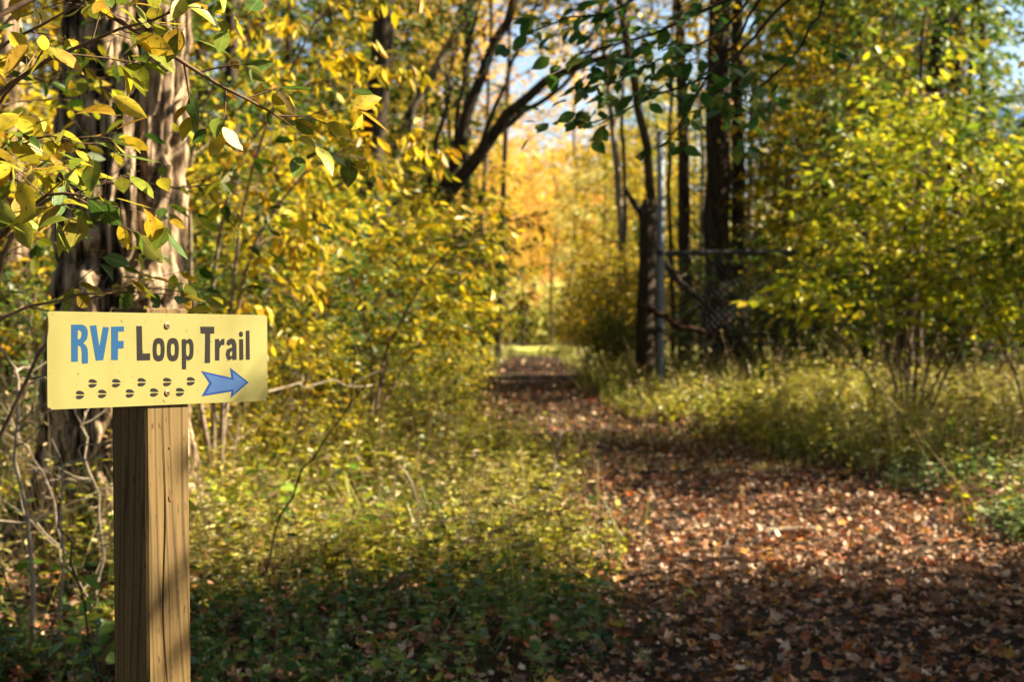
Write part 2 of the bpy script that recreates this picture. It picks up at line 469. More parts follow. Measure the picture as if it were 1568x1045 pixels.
# ------------------------------------------------------------------ the trail sign
YAW = math.radians(52.1)
sc_ = Vector((-.5757, 2.5268, EYE - .030))
ps = Vector((sc_.x + .0083 * math.cos(YAW), sc_.y + .0083 * math.sin(YAW), 0))
sign = thing('trail_sign', 'yellow trail sign with blue arrow and hoofprints on square wooden post', 'sign', (0, 0, 0))
sign.location = (sc_.x, sc_.y, 0); sign.rotation_euler = (0, 0, YAW)

def wood_mat():
    m, t, b = newmat('treated pine'); L = t.links
    tc = t.nodes.new('ShaderNodeTexCoord'); mp = t.nodes.new('ShaderNodeMapping'); mp.inputs['Scale'].default_value = (1, 1, .045)
    L.new(tc.outputs['Object'], mp.inputs[0])
    wn = t.nodes.new('ShaderNodeTexNoise'); wn.inputs['Scale'].default_value = 16; wn.inputs['Detail'].default_value = 2
    L.new(mp.outputs[0], wn.inputs[0])
    mx = t.nodes.new('ShaderNodeMix'); mx.data_type = 'RGBA'; mx.inputs[0].default_value = .045
    L.new(mp.outputs[0], mx.inputs[6]); L.new(wn.outputs['Color'], mx.inputs[7])
    wv = t.nodes.new('ShaderNodeTexWave'); wv.wave_type = 'BANDS'; wv.bands_direction = 'DIAGONAL'; wv.inputs['Scale'].default_value = 30; wv.inputs['Distortion'].default_value = 2.0; wv.inputs['Detail'].default_value = 3; wv.inputs['Detail Scale'].default_value = 2
    L.new(mx.outputs[2], wv.inputs[0])
    r = ramp_node(t, [(.0, (.062, .034, .010)), (.13, (.105, .064, .020)), (.6, (.138, .087, .029)), (1, (.116, .071, .023))])
    L.new(wv.outputs['Fac'], r.inputs[0])
    n2 = t.nodes.new('ShaderNodeTexNoise'); n2.inputs['Scale'].default_value = 90; n2.inputs['Detail'].default_value = 5
    L.new(mp.outputs[0], n2.inputs[0])
    r2 = ramp_node(t, [(.3, (.72, .7, .66)), (.65, (1, 1, 1))]); L.new(n2.outputs['Fac'], r2.inputs[0])
    m2 = t.nodes.new('ShaderNodeMix'); m2.data_type = 'RGBA'; m2.blend_type = 'MULTIPLY'; m2.inputs[0].default_value = 1
    L.new(r.outputs[0], m2.inputs[6]); L.new(r2.outputs[0], m2.inputs[7])
    L.new(m2.outputs[2], b.inputs['Base Color']); b.inputs['Roughness'].default_value = .75; b.inputs['Specular IOR Level'].default_value = .2
    bp = t.nodes.new('ShaderNodeBump'); bp.inputs['Strength'].default_value = .25; bp.inputs['Distance'].default_value = .004
    L.new(n2.outputs['Fac'], bp.inputs['Height']); L.new(bp.outputs[0], b.inputs['Normal'])
    return m
M_WOOD = wood_mat()
# post: bevelled square section, checked along its length, front face at local y = +0.0025
def post_mesh():
    a = Acc(); h = .0457; bv = .004
    ring = [(-h + bv, -h), (h - bv, -h), (h, -h + bv), (h, h - bv), (h - bv, h), (-h + bv, h), (-h, h - bv), (-h, -h + bv)]
    zs = np.concatenate([np.linspace(-.35, EYE + .052, 40), [EYE + .0545]])
    V = []
    for k, z in enumerate(zs):
        s = .95 if k == len(zs) - 1 else 1
        lean = -(z - EYE) * .012
        for q, (x, y) in enumerate(ring):
            w = .0012 * (vnoise(q * 3.1 + 2, z * 4) - .5)
            V.append((x * s + lean + w, y * s + w, z))
    n = 8; k = len(zs)
    i = np.arange(k - 1)[:, None] * n; j = np.arange(n)[None]; j2 = (j + 1) % n
    a.add(V, np.stack([i + j, i + j2, i + n + j2, i + n + j], -1).reshape(-1, 4))
    a.f.append(np.array([[(k - 1) * n + q for q in range(n)]])); a.r.append(np.array([.5]))
    return a
po = post_mesh().obj('post', [M_WOOD], sign, shade=False)
po.location = (.0083, .0457 + .003, 0)
# drying crack and knots on the front face
ck = Acc()
pts = [(-.006 + .006 * math.sin(z * 5) + .004 * math.sin(z * 17), 0, EYE + z) for z in np.linspace(-.12, -.62, 30)]
V = []; F = []
for q, (x, y, z) in enumerate(pts):
    w = .0011 * math.sin(math.pi * q / 29) + .0002
    lean = -(z - EYE) * .012
    V += [(x - w + lean, y, z), (x + w + lean, y, z)]
    if q: F.append([2 * q - 2, 2 * q - 1, 2 * q + 1, 2 * q])
ck.add(V, F)
o = ck.obj('drying_crack', [flat_mat('crack', (.02, .012, .006), .95, 0)], po, shade=False); o.location = (0, -.0457 - .0010, 0)
for kx, kz, kr in ((.004, -.262, .0045), (.003, -.178, .002), (.018, -.42, .002)):
    k = Acc(); n = 12
    V = [(kx + kr * math.cos(a) - (kz) * .012, -.0457 - .0011, EYE + kz + 1.3 * kr * math.sin(a)) for a in np.linspace(0, 6.283, n, endpoint=False)] + [(kx - kz * .012, -.0457 - .0016, EYE + kz)]
    k.add(V, [[q, (q + 1) % n, n] for q in range(n)])
    k.obj('knot', [flat_mat('knot wood', (.10, .05, .02), .8, .2, var=.5, scale=300)], po)

# panel: 18 x 6 inch plate, corners rounded, tiny curl
PW, PH, PT = .457, .152, .0016
def panel():
    a = Acc(); r = .006; out = []
    for cx, cz, a0 in ((PW / 2 - r, PH / 2 - r, 0), (-PW / 2 + r, PH / 2 - r, 90), (-PW / 2 + r, -PH / 2 + r, 180), (PW / 2 - r, -PH / 2 + r, 270)):
        for q in range(6):
            t = math.radians(a0 + 18 * q); out.append((cx + r * math.cos(t), cz + r * math.sin(t)))
    n = len(out)
    V = [(x, -PT, z) for x, z in out] + [(x, 0, z) for x, z in out]
    a.add(V, [[q, q + n, (q + 1) % n + n, (q + 1) % n] for q in range(n)])
    a.f.append(np.array([list(range(n))])); a.r.append(np.array([.5]))
    a.f.append(np.array([list(range(2 * n - 1, n - 1, -1))])); a.r.append(np.array([.5]))
    return a
M_PANEL = flat_mat('pale yellow sign enamel', (.172, .153, .046), .75, .2, var=.09, scale=7)
def wear(m, streak):
    t = m.node_tree; L = t.links; b = t.nodes['Principled BSDF']
    src_ = b.inputs['Base Color'].links[0].from_socket
    tc = t.nodes.new('ShaderNodeTexCoord'); out = src_
    for sc, st, lo, hi, c in streak:
        mp = t.nodes.new('ShaderNodeMapping'); mp.inputs['Scale'].default_value = st; L.new(tc.outputs['Object'], mp.inputs[0])
        no = t.nodes.new('ShaderNodeTexNoise'); no.inputs['Scale'].default_value = sc; no.inputs['Detail'].default_value = 5; L.new(mp.outputs[0], no.inputs[0])
        r = ramp_node(t, [(lo, (1, 1, 1)), (hi, c)]); L.new(no.outputs['Fac'], r.inputs[0])
        mx = t.nodes.new('ShaderNodeMix'); mx.data_type = 'RGBA'; mx.blend_type = 'MULTIPLY'; mx.inputs[0].default_value = 1
        L.new(out, mx.inputs[6]); L.new(r.outputs[0], mx.inputs[7]); out = mx.outputs[2]
    L.new(out, b.inputs['Base Color'])
wear(M_PANEL, [(11, (1, 1, .35), .48, .75, (.86, .84, .78)), (120, (1, 1, 1), .66, .74, (.55, .48, .4)), (60, (.15, 1, 1), .66, .72, (.88, .86, .8))])
wear(M_WOOD, [(7, (1, 1, .6), .52, .76, (.74, .76, .80)), (150, (1, 1, .3), .62, .70, (.45, .4, .36))])
pn = panel().obj('panel', [M_PANEL], sign, shade=False)
pn.location = (0, 0, EYE - .030); pn.rotation_euler = (math.radians(-.58), 0, 0)

# flat artwork of the panel: measured on its face, brought to panel metres through the four corners
src = arr([[122, 147], [1441, 170], [1446, 688], [127, 738]])
dst = arr([[-PW / 2, PH / 2], [PW / 2, PH / 2], [PW / 2, -PH / 2], [-PW / 2, -PH / 2]])
A = []; Bv = []
for (x, y), (u, v) in zip(src, dst):
    A += [[x, y, 1, 0, 0, 0, -u * x, -u * y], [0, 0, 0, x, y, 1, -v * x, -v * y]]; Bv += [u, v]
Hm = np.append(np.linalg.solve(arr(A), arr(Bv)), 1).reshape(3, 3)
def hp(pts):
    p = arr([(x, y, 1) for x, y in pts]) @ Hm.T
    return p[:, :2] / p[:, 2:]
def ell(cx, cy, rx, ry, n=28): return [(cx + rx * math.cos(t), cy + ry * math.sin(t)) for t in np.linspace(0, 2 * math.pi, n, endpoint=False)]
def rounded(pts, it=2):
    p = arr(pts)
    for _ in range(it):
        q = np.roll(p, -1, 0); p = np.stack([p * .75 + q * .25, p * .25 + q * .75], 1).reshape(-1, 2)
    return [tuple(v) for v in p]
def art(name, loops, mat, depth, parent):
    c = bpy.data.curves.new(name, 'CURVE'); c.dimensions = '2D'; c.fill_mode = 'BOTH'
    c.extrude = .00012
    for lp in loops:
        s = c.splines.new('POLY'); q = hp(lp); s.points.add(len(q) - 1); s.use_cyclic_u = True
        for pt, (x, y) in zip(s.points, q): pt.co = (x, y, 0, 1)
    tmp = bpy.data.objects.new('tmp', c); COL.objects.link(tmp)
    dg = bpy.context.evaluated_depsgraph_get()
    me = bpy.data.meshes.new_from_object(tmp.evaluated_get(dg)); me.name = name
    bpy.data.objects.remove(tmp); me.materials.clear()
    o = link(name, me, parent, [mat]); o.rotation_euler = (math.radians(90), 0, 0); o.location = (0, -PT - depth, 0)
    return o
G_R = [[(266, 228), (330, 227), (352, 238), (364, 262), (365, 290), (358, 318), (338, 340), (352, 350), (362, 368), (366, 400), (366, 460), (330, 462), (329, 392), (324, 362), (306, 350), (306, 450), (267, 450)],
       [(305, 262), (318, 261), (327, 270), (329, 285), (325, 304), (316, 314), (305, 316)]]
G_V = [[(377, 234), (415, 231), (434, 362), (455, 241), (491, 244), (457, 440), (413, 444)]]
G_F = [[(504, 240), (580, 238), (580, 268), (545, 270), (545, 326), (578, 325), (578, 370), (545, 372), (544, 440), (505, 440)]]
G_L = [[(654, 236), (687, 236), (691, 402), (737, 400), (737, 442), (658, 444)]]
def ring(cx): return [rounded([(cx - 36, 340), (cx - 20, 308), (cx + 20, 308), (cx + 36, 340), (cx + 36, 416), (cx + 20, 449), (cx - 20, 449), (cx - 36, 416)], 3),
                      rounded([(cx - 10, 342), (cx + 10, 342), (cx + 13, 378), (cx + 10, 414), (cx - 10, 414), (cx - 13, 378)], 3)]
G_p = [[(926, 316), (950, 314), (953, 324), (972, 311), (988, 320), (997, 345), (998, 378), (996, 412), (988, 434), (970, 444), (953, 437), (953, 497), (928, 497)],
       rounded([(952, 345), (964, 338), (974, 350), (974, 405), (964, 420), (953, 412)], 2)]
G_T = [[(1037, 240), (1121, 240), (1122, 281), (1097, 283), (1097, 459), (1065, 460), (1067, 283), (1040, 281)]]
G_r = [[(1126, 315), (1150, 313), (1153, 332), (1165, 316), (1183, 312), (1183, 350), (1165, 352), (1154, 372), (1153, 444), (1127, 444)]]
G_a = [[(1194, 345), (1203, 321), (1224, 310), (1245, 318), (1256, 345), (1257, 440), (1232, 442), (1230, 431), (1215, 444), (1199, 436), (1191, 408), (1198, 378), (1230, 364), (1229, 350), (1221, 344), (1213, 356)],
       [(1231, 386), (1219, 394), (1215, 410), (1222, 420), (1231, 410)]]
G_i = [[(1272, 316), (1296, 314), (1298, 440), (1274, 442)]]
G_dot = [ell(1283, 286, 12.5, 17)]
G_l = [[(1312, 265), (1334, 263), (1337, 440), (1313, 440)]]
M_INKB = flat_mat('sky blue ink', (.006, .042, .108), .8, .15)
M_INKK = flat_mat('dark brown ink', (.009, .006, .005), .8, .15, var=.35, scale=900)
M_ARB = flat_mat('arrow outline blue', (.0055, .024, .112), .8, .15)
M_ARL = flat_mat('arrow fill blue', (.026, .06, .148), .8, .15)
for g in (G_R, G_V, G_F): art('letter', g, M_INKB, .0002, pn)
for g in (G_L, ring(788), ring(873), G_p, G_T, G_r, G_a, G_i + G_dot, G_l): art('letter', g, M_INKK, .0002, pn)
arw = [(1043, 507), (1135, 528), (1226, 549), (1217, 488), (1330, 577), (1221, 672), (1227, 632), (1137, 646), (1046, 661), (1092, 580)]
art('arrow', [arw], M_ARB, .0002, pn)
ari = [(1062, 522), (1135, 540), (1238, 563), (1232, 515), (1315, 577), (1233, 650), (1238, 618), (1137, 634), (1070, 646), (1108, 582)]
art('arrow_fill', [ari], M_ARL, .0005, pn)
for cx, cy in ((396, 580), (536, 579), (688, 574), (841, 573), (983, 569), (321, 649), (453, 643), (618, 641), (763, 636), (918, 634)):
    lob = [(-26, -8), (-24, -20), (-10, -26), (8, -23), (20, -14), (27, -4), (14, -3), (-2, -2.5), (-12, -4), (-18, -3.5)]
    up = rounded([(cx + x, cy + y) for x, y in lob], 1); dn = rounded([(cx + x * .97 - 1, cy - y + 1) for x, y in lob], 1)
    art('hoofprint', [up, dn], M_INKK, .0002, pn)
def screw(x, y, r, slot=True):
    q = hp([(x, y), (x + r, y)]); c = q[0]; R = abs(q[1][0] - q[0][0])
    a = Acc(); n = 20; V = []; prof = [(1.0, 0), (.98, .0012), (.7, .002), (.35, .0022)]
    for rr, d in prof: V += [(c[0] + R * rr * math.cos(t), -PT - .0003 - d, c[1] + R * rr * math.sin(t)) for t in np.linspace(0, 6.283, n, endpoint=False)]
    V += [(c[0] + R * .3 * math.cos(t), -PT - .0006, c[1] + R * .3 * math.sin(t)) for t in np.linspace(0, 6.283, n, endpoint=False)]
    F = [[k * n + q, k * n + (q + 1) % n, (k + 1) * n + (q + 1) % n, (k + 1) * n + q] for k in range(4) for q in range(n)]
    a.add(V, F)
    a.f.append(np.array([[4 * n + q for q in range(n)]])); a.r.append(np.array([.5]))
    a.obj('screw', [M_SCREW], sign, shade=False).matrix_local = pn.matrix_local.copy()
M_SCREW = flat_mat('weathered bronze screw', (.16, .11, .05), .45, .5, .6, var=.4, scale=600)
bpy.context.view_layer.update()
screw(837, 234, 17); screw(839, 639, 16); screw(141, 731, 8); screw(1446, 672, 7)

# ------------------------------------------------------------------ big furrowed trunk at left
def oak():
    loc = gp(165, 7.3)
    root = thing('big_tree', 'thick furrowed double trunk behind the yellow trail sign, its right side sunlit', 'tree', loc)
    n = 150; H = 8.0
    zs = np.concatenate([np.linspace(-.15, 3.4, 240), np.linspace(3.5, H, 50)])
    th = np.linspace(0, 2 * math.pi, n, endpoint=False)
    TH, ZZ = np.meshgrid(th, zs)
    R = .252 * (1 - .04 * ZZ) + .16 * np.exp(-np.clip(ZZ, 0, 9) / .28) * (1 + .45 * np.sin(TH * 5 + 1.0)) + .05 * np.exp(-ZZ / 1.2)
    # two fused stems: a groove facing the trail and one at the back
    for a0, dep in ((-1.05, .075), (1.9, .07), (-2.6, .02)):
        d = np.angle(np.exp(1j * (TH - a0 - .10 * np.sin(ZZ * 1.1))))
        R -= dep * np.exp(-(d / .17) ** 2)
    u = TH / (2 * math.pi)
    def per(fu, fv, o): # periodic in angle
        m = fu; x = u * m
        a = vnoise(x + o, ZZ * fv + o); b_ = vnoise(x - m + o, ZZ * fv + o)
        w = smooth(np.clip((u - .9) / .1, 0, 1)); return a * (1 - w) + b_ * w
    ridge = np.abs(per(34, 4.0, 3) + .35 * per(90, 9, 9) - .68)
    R += .075 * np.clip(ridge / .38, 0, 1) - .018 + .012 * per(120, 26, 1) + .02 * per(9, 1.4, 5)
    X = R * np.cos(TH) + .10 * np.sin(ZZ * .5) * .4 + .02 * ZZ; Y = R * np.sin(TH)
    a = Acc(); k = len(zs)
    i = np.arange(k - 1)[:, None] * n; j = np.arange(n)[None]; j2 = (j + 1) % n
    a.add(np.stack([X, Y, ZZ], -1).reshape(-1, 3), np.stack([i + j, i + j2, i + n + j2, i + n + j], -1).reshape(-1, 4))
    rng = np.random.RandomState(3); tw = []
    top = arr([.2, 0, H])
    cfg = dict(n=[6, 5], t0=[.25, .3], ang=[.8, .8], flat=[.1, .3], L=[2.0, .8], tap=[.4, .4], seg=[5, 3], wan=.1, lift=[.04, 0], rf=.5)
    for q in range(14):
        z0 = 5.0 + .2 * q; az = q * 2.4
        p = arr([.14 + .15 * math.cos(az), .15 * math.sin(az), z0])
        pts = curve_branch(rng, p, [math.cos(az), math.sin(az), .75], 4.2, 8, .08, .03)
        grow(rng, a, tw, pts, .10, .03, 0, cfg, 8)
    a.obj('trunk', [M_OAK], root)
    f = Acc(); twig_leaves(f, rng, tw, .07, .17, LEAF6)
    f.obj('crown', [M_YG], root, shade=False)
oak()

# ------------------------------------------------------------------ plant kinds
SHRUB = dict(n=[9, 6], t0=[.24, .12], ang=[.95, .75], flat=[.35, .5], L=[.95, .42], tap=[.45, .4], seg=[5, 3], wan=.09, lift=[.02, 0], rf=.5, sides=7)
YOUNG = dict(n=[28, 7, 4], t0=[.10, .2, .2], ang=[1.1, .8, .7], flat=[.3, .5, .4], L=[1.9, .75, .36], tap=[.55, .4, .3], seg=[6, 4, 2], wan=.08, lift=[.02, 0, 0], rf=.45, sides=8, minr=.0012)
TALL = dict(n=[18, 6, 4], t0=[.32, .25, .2], ang=[.95, .8, .7], flat=[.1, .3, .3], L=[4.2, 1.8, .8], tap=[.55, .4, .3], seg=[7, 4, 2], wan=.07, lift=[.04, .02, 0], rf=.42, sides=9, minr=.003)

def world_stem(pts, r0, r1, loc, n=14, wob=.012, seed=0):
    """stem through measured points, given in scene metres, returned in the thing's own space"""
    rng = np.random.RandomState(seed)
    P = arr(pts) - arr(loc); t = np.linspace(0, 1, len(P)); T = np.linspace(0, 1, n)
    # smooth interpolation by Catmull style averaging of two linear passes
    Q = np.stack([np.interp(T, t, P[:, k]) for k in range(3)], 1)
    for _ in range(2): Q[1:-1] = (Q[:-2] + 2 * Q[1:-1] + Q[2:]) / 4
    Q[1:-1] += rng.normal(0, wob, (n - 2, 3))
    return (Q, r0, r1)

# ---- sapling shrub just left of the trail, in front of the thicket
loc = gp(563, 10)
st = [world_stem([px2(563, 760, 10), px2(572, 640, 10), px2(594, 520, 10), px2(650, 420, 9.9), px2(742, 335, 9.8)], .017, .006, loc, seed=1),
      world_stem([px2(570, 755, 10.1), px2(580, 640, 10.1), px2(620, 560, 10.2), px2(660, 500, 10.2), px2(715, 460, 10.2)], .011, .004, loc, seed=2),
      world_stem([px2(560, 755, 10), px2(575, 600, 10), px2(560, 480, 9.9), px2(520, 380, 9.8), px2(500, 330, 9.7)], .013, .004, loc, seed=3),
      world_stem([px2(558, 760, 10), px2(548, 640, 10.1), px2(490, 520, 10.3), px2(430, 440, 10.4), px2(380, 400, 10.4)], .012, .004, loc, seed=4),
      world_stem([px2(566, 760, 10), px2(590, 560, 10.2), px2(610, 430, 10.4), px2(620, 340, 10.5)], .012, .004, loc, seed=5)]
plant('understory_shrub', 'golden leaved shrub with a bent dark stem reaching right, between the sign and the trail', 'shrub', loc, 11, st,
      dict(SHRUB, n=[15, 6], t0=[.44, .12], L=[.46, .30], flat=[.5, .5]), dict(step=.05, size=.088, tmpl=LEAF6, droop=.45, wid=.95), (M_STEM, M_OLV), ('stems', 'foliage'))
# ---- the right hand shrub with a fan of stems
loc = gp(1392, 13)
st = []
for q, (bx, mx_, my, tx, ty, r) in enumerate([(1385, 1362, 560, 1300, 300, .017), (1392, 1392, 520, 1400, 120, .022), (1398, 1402, 500, 1440, 200, .019), (1405, 1460, 540, 1575, 380, .018),
                                          (1388, 1375, 540, 1330, 200, .016), (1380, 1330, 590, 1220, 430, .012), (1400, 1425, 520, 1520, 260, .017), (1390, 1384, 500, 1360, 140, .018), (1396, 1440, 560, 1640, 300, .014)]):
    Y = 13 + .15 * math.sin(q * 2)
    st.append(world_stem([px2(bx, 672, Y), px2(mx_, my, Y + .2 * math.sin(q)), px2((mx_ + tx) / 2 + 6, (my + ty) / 2 - 14, Y + .4 * math.sin(q * 3)), px2(tx, ty, Y + .8 * math.sin(q * 3))], r, .005, loc, seed=20 + q))
plant('understory_shrub', 'tall many stemmed shrub with yellow green leaves standing in grass right of the gate', 'shrub', loc, 12, st,
      dict(SHRUB, n=[13, 6], t0=[.42, .1], L=[.9, .42]), dict(step=.06, size=.122, tmpl=LEAF6, droop=.4, wid=1.0), (M_STEM, M_FRESH), ('stems', 'foliage'))

# ---- near shrub: its branches cross the upper left corner
loc = gp(-90, 2.75)
def nst(pts, r, seed): return world_stem([px2(*p) for p in pts], r, .0012, loc, wob=.004, seed=seed)
base = (-95, 1500, 2.75)
st = [nst([base, (-110, 700, 2.75), (-90, 260, 2.7), (-20, 130, 2.65), (110, 70, 2.6), (240, 30, 2.55), (330, -10, 2.5)], .009, 1),
      nst([base, (-120, 600, 2.8), (-100, 20, 2.8), (40, -50, 2.8), (220, 40, 2.85), (300, 110, 2.9), (370, 150, 2.9), (440, 175, 2.95), (515, 195, 3.0)], .010, 2),
      nst([base, (-100, 800, 2.7), (-60, 420, 2.4), (20, 330, 2.3), (70, 300, 2.28), (120, 290, 2.26), (165, 300, 2.25)], .007, 3),
      nst([base, (-110, 650, 2.8), (-90, 330, 2.8), (-40, 250, 2.8), (10, 225, 2.8), (60, 205, 2.8), (110, 215, 2.75)], .007, 4),
      nst([base, (-120, 600, 2.8), (-95, 150, 2.9), (10, 60, 2.9), (120, 10, 2.9), (200, -40, 2.9)], .007, 5),
      nst([base, (-110, 800, 2.9), (-60, 520, 2.95), (20, 470, 3.0), (110, 455, 3.1), (190, 448, 3.2), (300, 452, 3.2)], .006, 6),
      nst([base, (-120, 700, 2.8), (-90, 420, 2.7), (-30, 300, 2.65), (0, 262, 2.3), (40, 280, 2.3)], .005, 7)]
plant('leafy_shrub', 'close leafy shrub whose sharp green and yellow leaves hang across the upper left corner', 'shrub', loc, 31, st,
      dict(n=[9, 2], t0=[.5, .3], ang=[.9, .7], flat=[.4, .3], L=[.15, .07], tap=[.3, .2], seg=[4, 3], wan=.10, lift=[-.03, -.04], rf=.55, sides=7),
      dict(step=.048, size=.062, tmpl=LEAF18, droop=.5, wid=1.0, keep=.8, nj=.6), (M_TWIG, M_NEAR), ('stems', 'foliage'))

# ---- second row of shrubs at left, between the sign and the big trunk
loc = gp(-60, 4.6)
def nst2(pts, r, seed): return world_stem([px2(*p) for p in pts], r, .002, loc, wob=.008, seed=seed)
st = [nst2([(-60, 1080, 4.6), (-40, 700, 4.6), (0, 330, 4.6), (120, 270, 4.6), (260, 290, 4.7), (350, 280, 4.8)], .014, 1),
      nst2([(-62, 1080, 4.6), (-70, 600, 4.6), (-20, 160, 4.6), (40, 110, 4.5), (110, 115, 4.4)], .014, 2),
      nst2([(-58, 1080, 4.6), (-30, 800, 4.6), (30, 560, 4.6), (130, 450, 4.6), (220, 435, 4.6), (330, 440, 4.7)], .010, 3),
      nst2([(-58, 1080, 4.6), (-80, 700, 4.6), (-60, 100, 4.6), (60, -30, 4.6), (180, -60, 4.6)], .014, 4)]
plant('leafy_shrub', 'bright yellow green shrub in front of the thick furrowed trunk at left', 'shrub', loc, 32, st,
      dict(n=[10, 3], t0=[.35, .25], ang=[.9, .7], flat=[.35, .4], L=[.45, .2], tap=[.3, .2], seg=[4, 3], wan=.10, lift=[0, -.02], rf=.5, sides=7),
      dict(step=.05, size=.075, tmpl=LEAF6, droop=.55, wid=1.1, keep=.75), (M_TWIG, M_YG), ('stems', 'foliage'))
loc = gp(330, 8.2)
def nst3(pts, r, seed): return world_stem([px2(*p) for p in pts], r, .002, loc, wob=.01, seed=seed)
st = [nst3([(330, 830, 8.2), (340, 640, 8.2), (370, 400, 8.1), (450, 260, 8.0), (560, 215, 7.9), (640, 225, 7.8)], .017, 1),
      nst3([(330, 830, 8.2), (320, 600, 8.2), (330, 330, 8.1), (400, 170, 8.0), (500, 110, 7.9), (600, 100, 7.8)], .018, 2),
      nst3([(328, 830, 8.2), (310, 560, 8.3), (280, 320, 8.4), (300, 160, 8.3), (380, 60, 8.2), (430, -30, 8.2)], .018, 3),
      nst3([(330, 830, 8.2), (350, 600, 8.2), (400, 450, 8.2), (480, 360, 8.2)], .011, 4),
      nst3([(332, 830, 8.2), (345, 560, 8.0), (370, 300, 7.8), (470, 20, 7.6), (600, -40, 7.5)], .017, 5)]
plant('understory_shrub', 'tall shrub with drooping lemon yellow leaves arching right from beside the furrowed trunk', 'shrub', loc, 33, st,
      dict(SHRUB, n=[11, 5], t0=[.42, .15], L=[.42, .28], lift=[-.01, -.03]), dict(step=.055, size=.095, tmpl=LEAF6, droop=.8, wid=.85), (M_STEM, M_Y), ('stems', 'foliage'))

# ---- dark green overhanging branch: a young tree right of the gate reaches over the trail
loc = Vector((2.9, 5.4, gz(2.9, 5.4)))
def ost(pts, r, seed, r1=.003): return world_stem(pts, r, r1, loc, wob=.008, seed=seed)
b0 = loc + Vector((0, 0, -.1)); b1 = Vector((2.8, 5.4, 1.5)); b2 = Vector((2.6, 5.4, 2.45))
st = [ost([b0, b1, b2, px2(1560, -220, 5.4), px2(1330, -130, 5.4), px2(1180, -40, 5.4), px2(1080, 25, 5.4), px2(980, 60, 5.4), px2(880, 85, 5.4)], .02, 1),
      ost([px2(1560, -220, 5.4), px2(1400, -190, 5.3), px2(1200, -90, 5.2), px2(1000, -10, 5.2), px2(815, 48, 5.2)], .010, 2),
      ost([px2(1330, -130, 5.4), px2(1210, 0, 5.4), px2(1100, 110, 5.4), px2(980, 160, 5.4), px2(880, 188, 5.4)], .008, 3),
      ost([px2(1330, -130, 5.4), px2(1260, 10, 5.6), px2(1205, 100, 5.6), px2(1120, 165, 5.6)], .007, 4),
      ost([px2(1180, -40, 5.4), px2(1110, 50, 5.3), px2(1010, 95, 5.3), px2(930, 130, 5.3)], .006, 6),
      ost([px2(1180, -40, 5.4), px2(1130, 60, 5.5), px2(1075, 130, 5.5), px2(1030, 205, 5.5)], .006, 7)]
plant('young_tree', 'dark green leaved tree reaching over the trail from the right, its shaded branches top centre', 'tree', loc, 41, st,
      dict(n=[10, 3], t0=[.42, .2], ang=[.8, .7], flat=[.7, .5], L=[.24, .12], tap=[.3, .3], seg=[5, 3], wan=.08, lift=[0, -.01], rf=.4, sides=8),
      dict(step=.05, size=.074, tmpl=LEAF18, droop=.35, wid=1.1, keep=.9), (M_BARKD, M_DG), ('trunk', 'crown'))

# ---- leaning forked tree that arches over the trail
loc = gp(600, 19)
Y = 19
f0 = px2(664, 320, Y); f1 = px2(690, 262, Y)
st = [world_stem([gp(600, Y) + Vector((0, 0, -.1)), px2(615, 480, Y), px2(645, 360, Y), px2(690, 265, Y), px2(730, 130, Y), px2(770, 50, Y), px2(810, -60, Y), px2(850, -330, Y)], .125, .04, loc, n=20, wob=.02, seed=1),
      world_stem([px2(668, 320, Y), px2(720, 245, Y - .1), px2(790, 165, Y - .3), px2(850, 112, Y - .4), px2(905, 88, Y - .5), px2(960, 84, Y - .6), px2(1010, 60, Y - .7)], .10, .02, loc, wob=.02, seed=2),
      world_stem([px2(690, 262, Y), px2(702, 180, Y + .2), px2(714, 90, Y + .3), px2(736, -20, Y + .4), px2(750, -150, Y + .4)], .045, .012, loc, wob=.02, seed=4),
      world_stem([px2(735, 228, Y), px2(772, 135, Y - .2), px2(800, 60, Y - .3), px2(835, -40, Y - .4)], .038, .010, loc, wob=.02, seed=5),
      world_stem([px2(790, 165, Y - .3), px2(865, 112, Y - .2), px2(903, 60, Y), px2(932, -20, Y)], .034, .010, loc, wob=.02, seed=6),
      world_stem([px2(650, 345, Y), px2(660, 250, Y - .3), px2(690, 150, Y - .5), px2(700, 40, Y - .6)], .05, .012, loc, wob=.02, seed=7),
      world_stem([px2(720, 245, Y - .1), px2(790, 180, Y), px2(850, 140, Y), px2(920, 70, Y + .1), px2(965, 55, Y + .1)], .05, .015, loc, wob=.02, seed=3)]
plant('leaning_tree', 'dark leaning forked tree whose bare limbs arch right over the trail', 'tree', loc, 42, st,
      dict(n=[7, 4, 3], t0=[.55, .3, .2], ang=[.7, .8, .7], flat=[0, .2, .2], L=[1.6, .8, .4], tap=[.3, .3, .3], seg=[6, 4, 2], wan=.08, lift=[.03, 0, 0], rf=.3, sides=10, minr=.002),
      dict(step=.09, size=.09, tmpl=LEAF6, droop=.5, keep=.6), (M_BARKD, M_O), ('trunk', 'crown'))

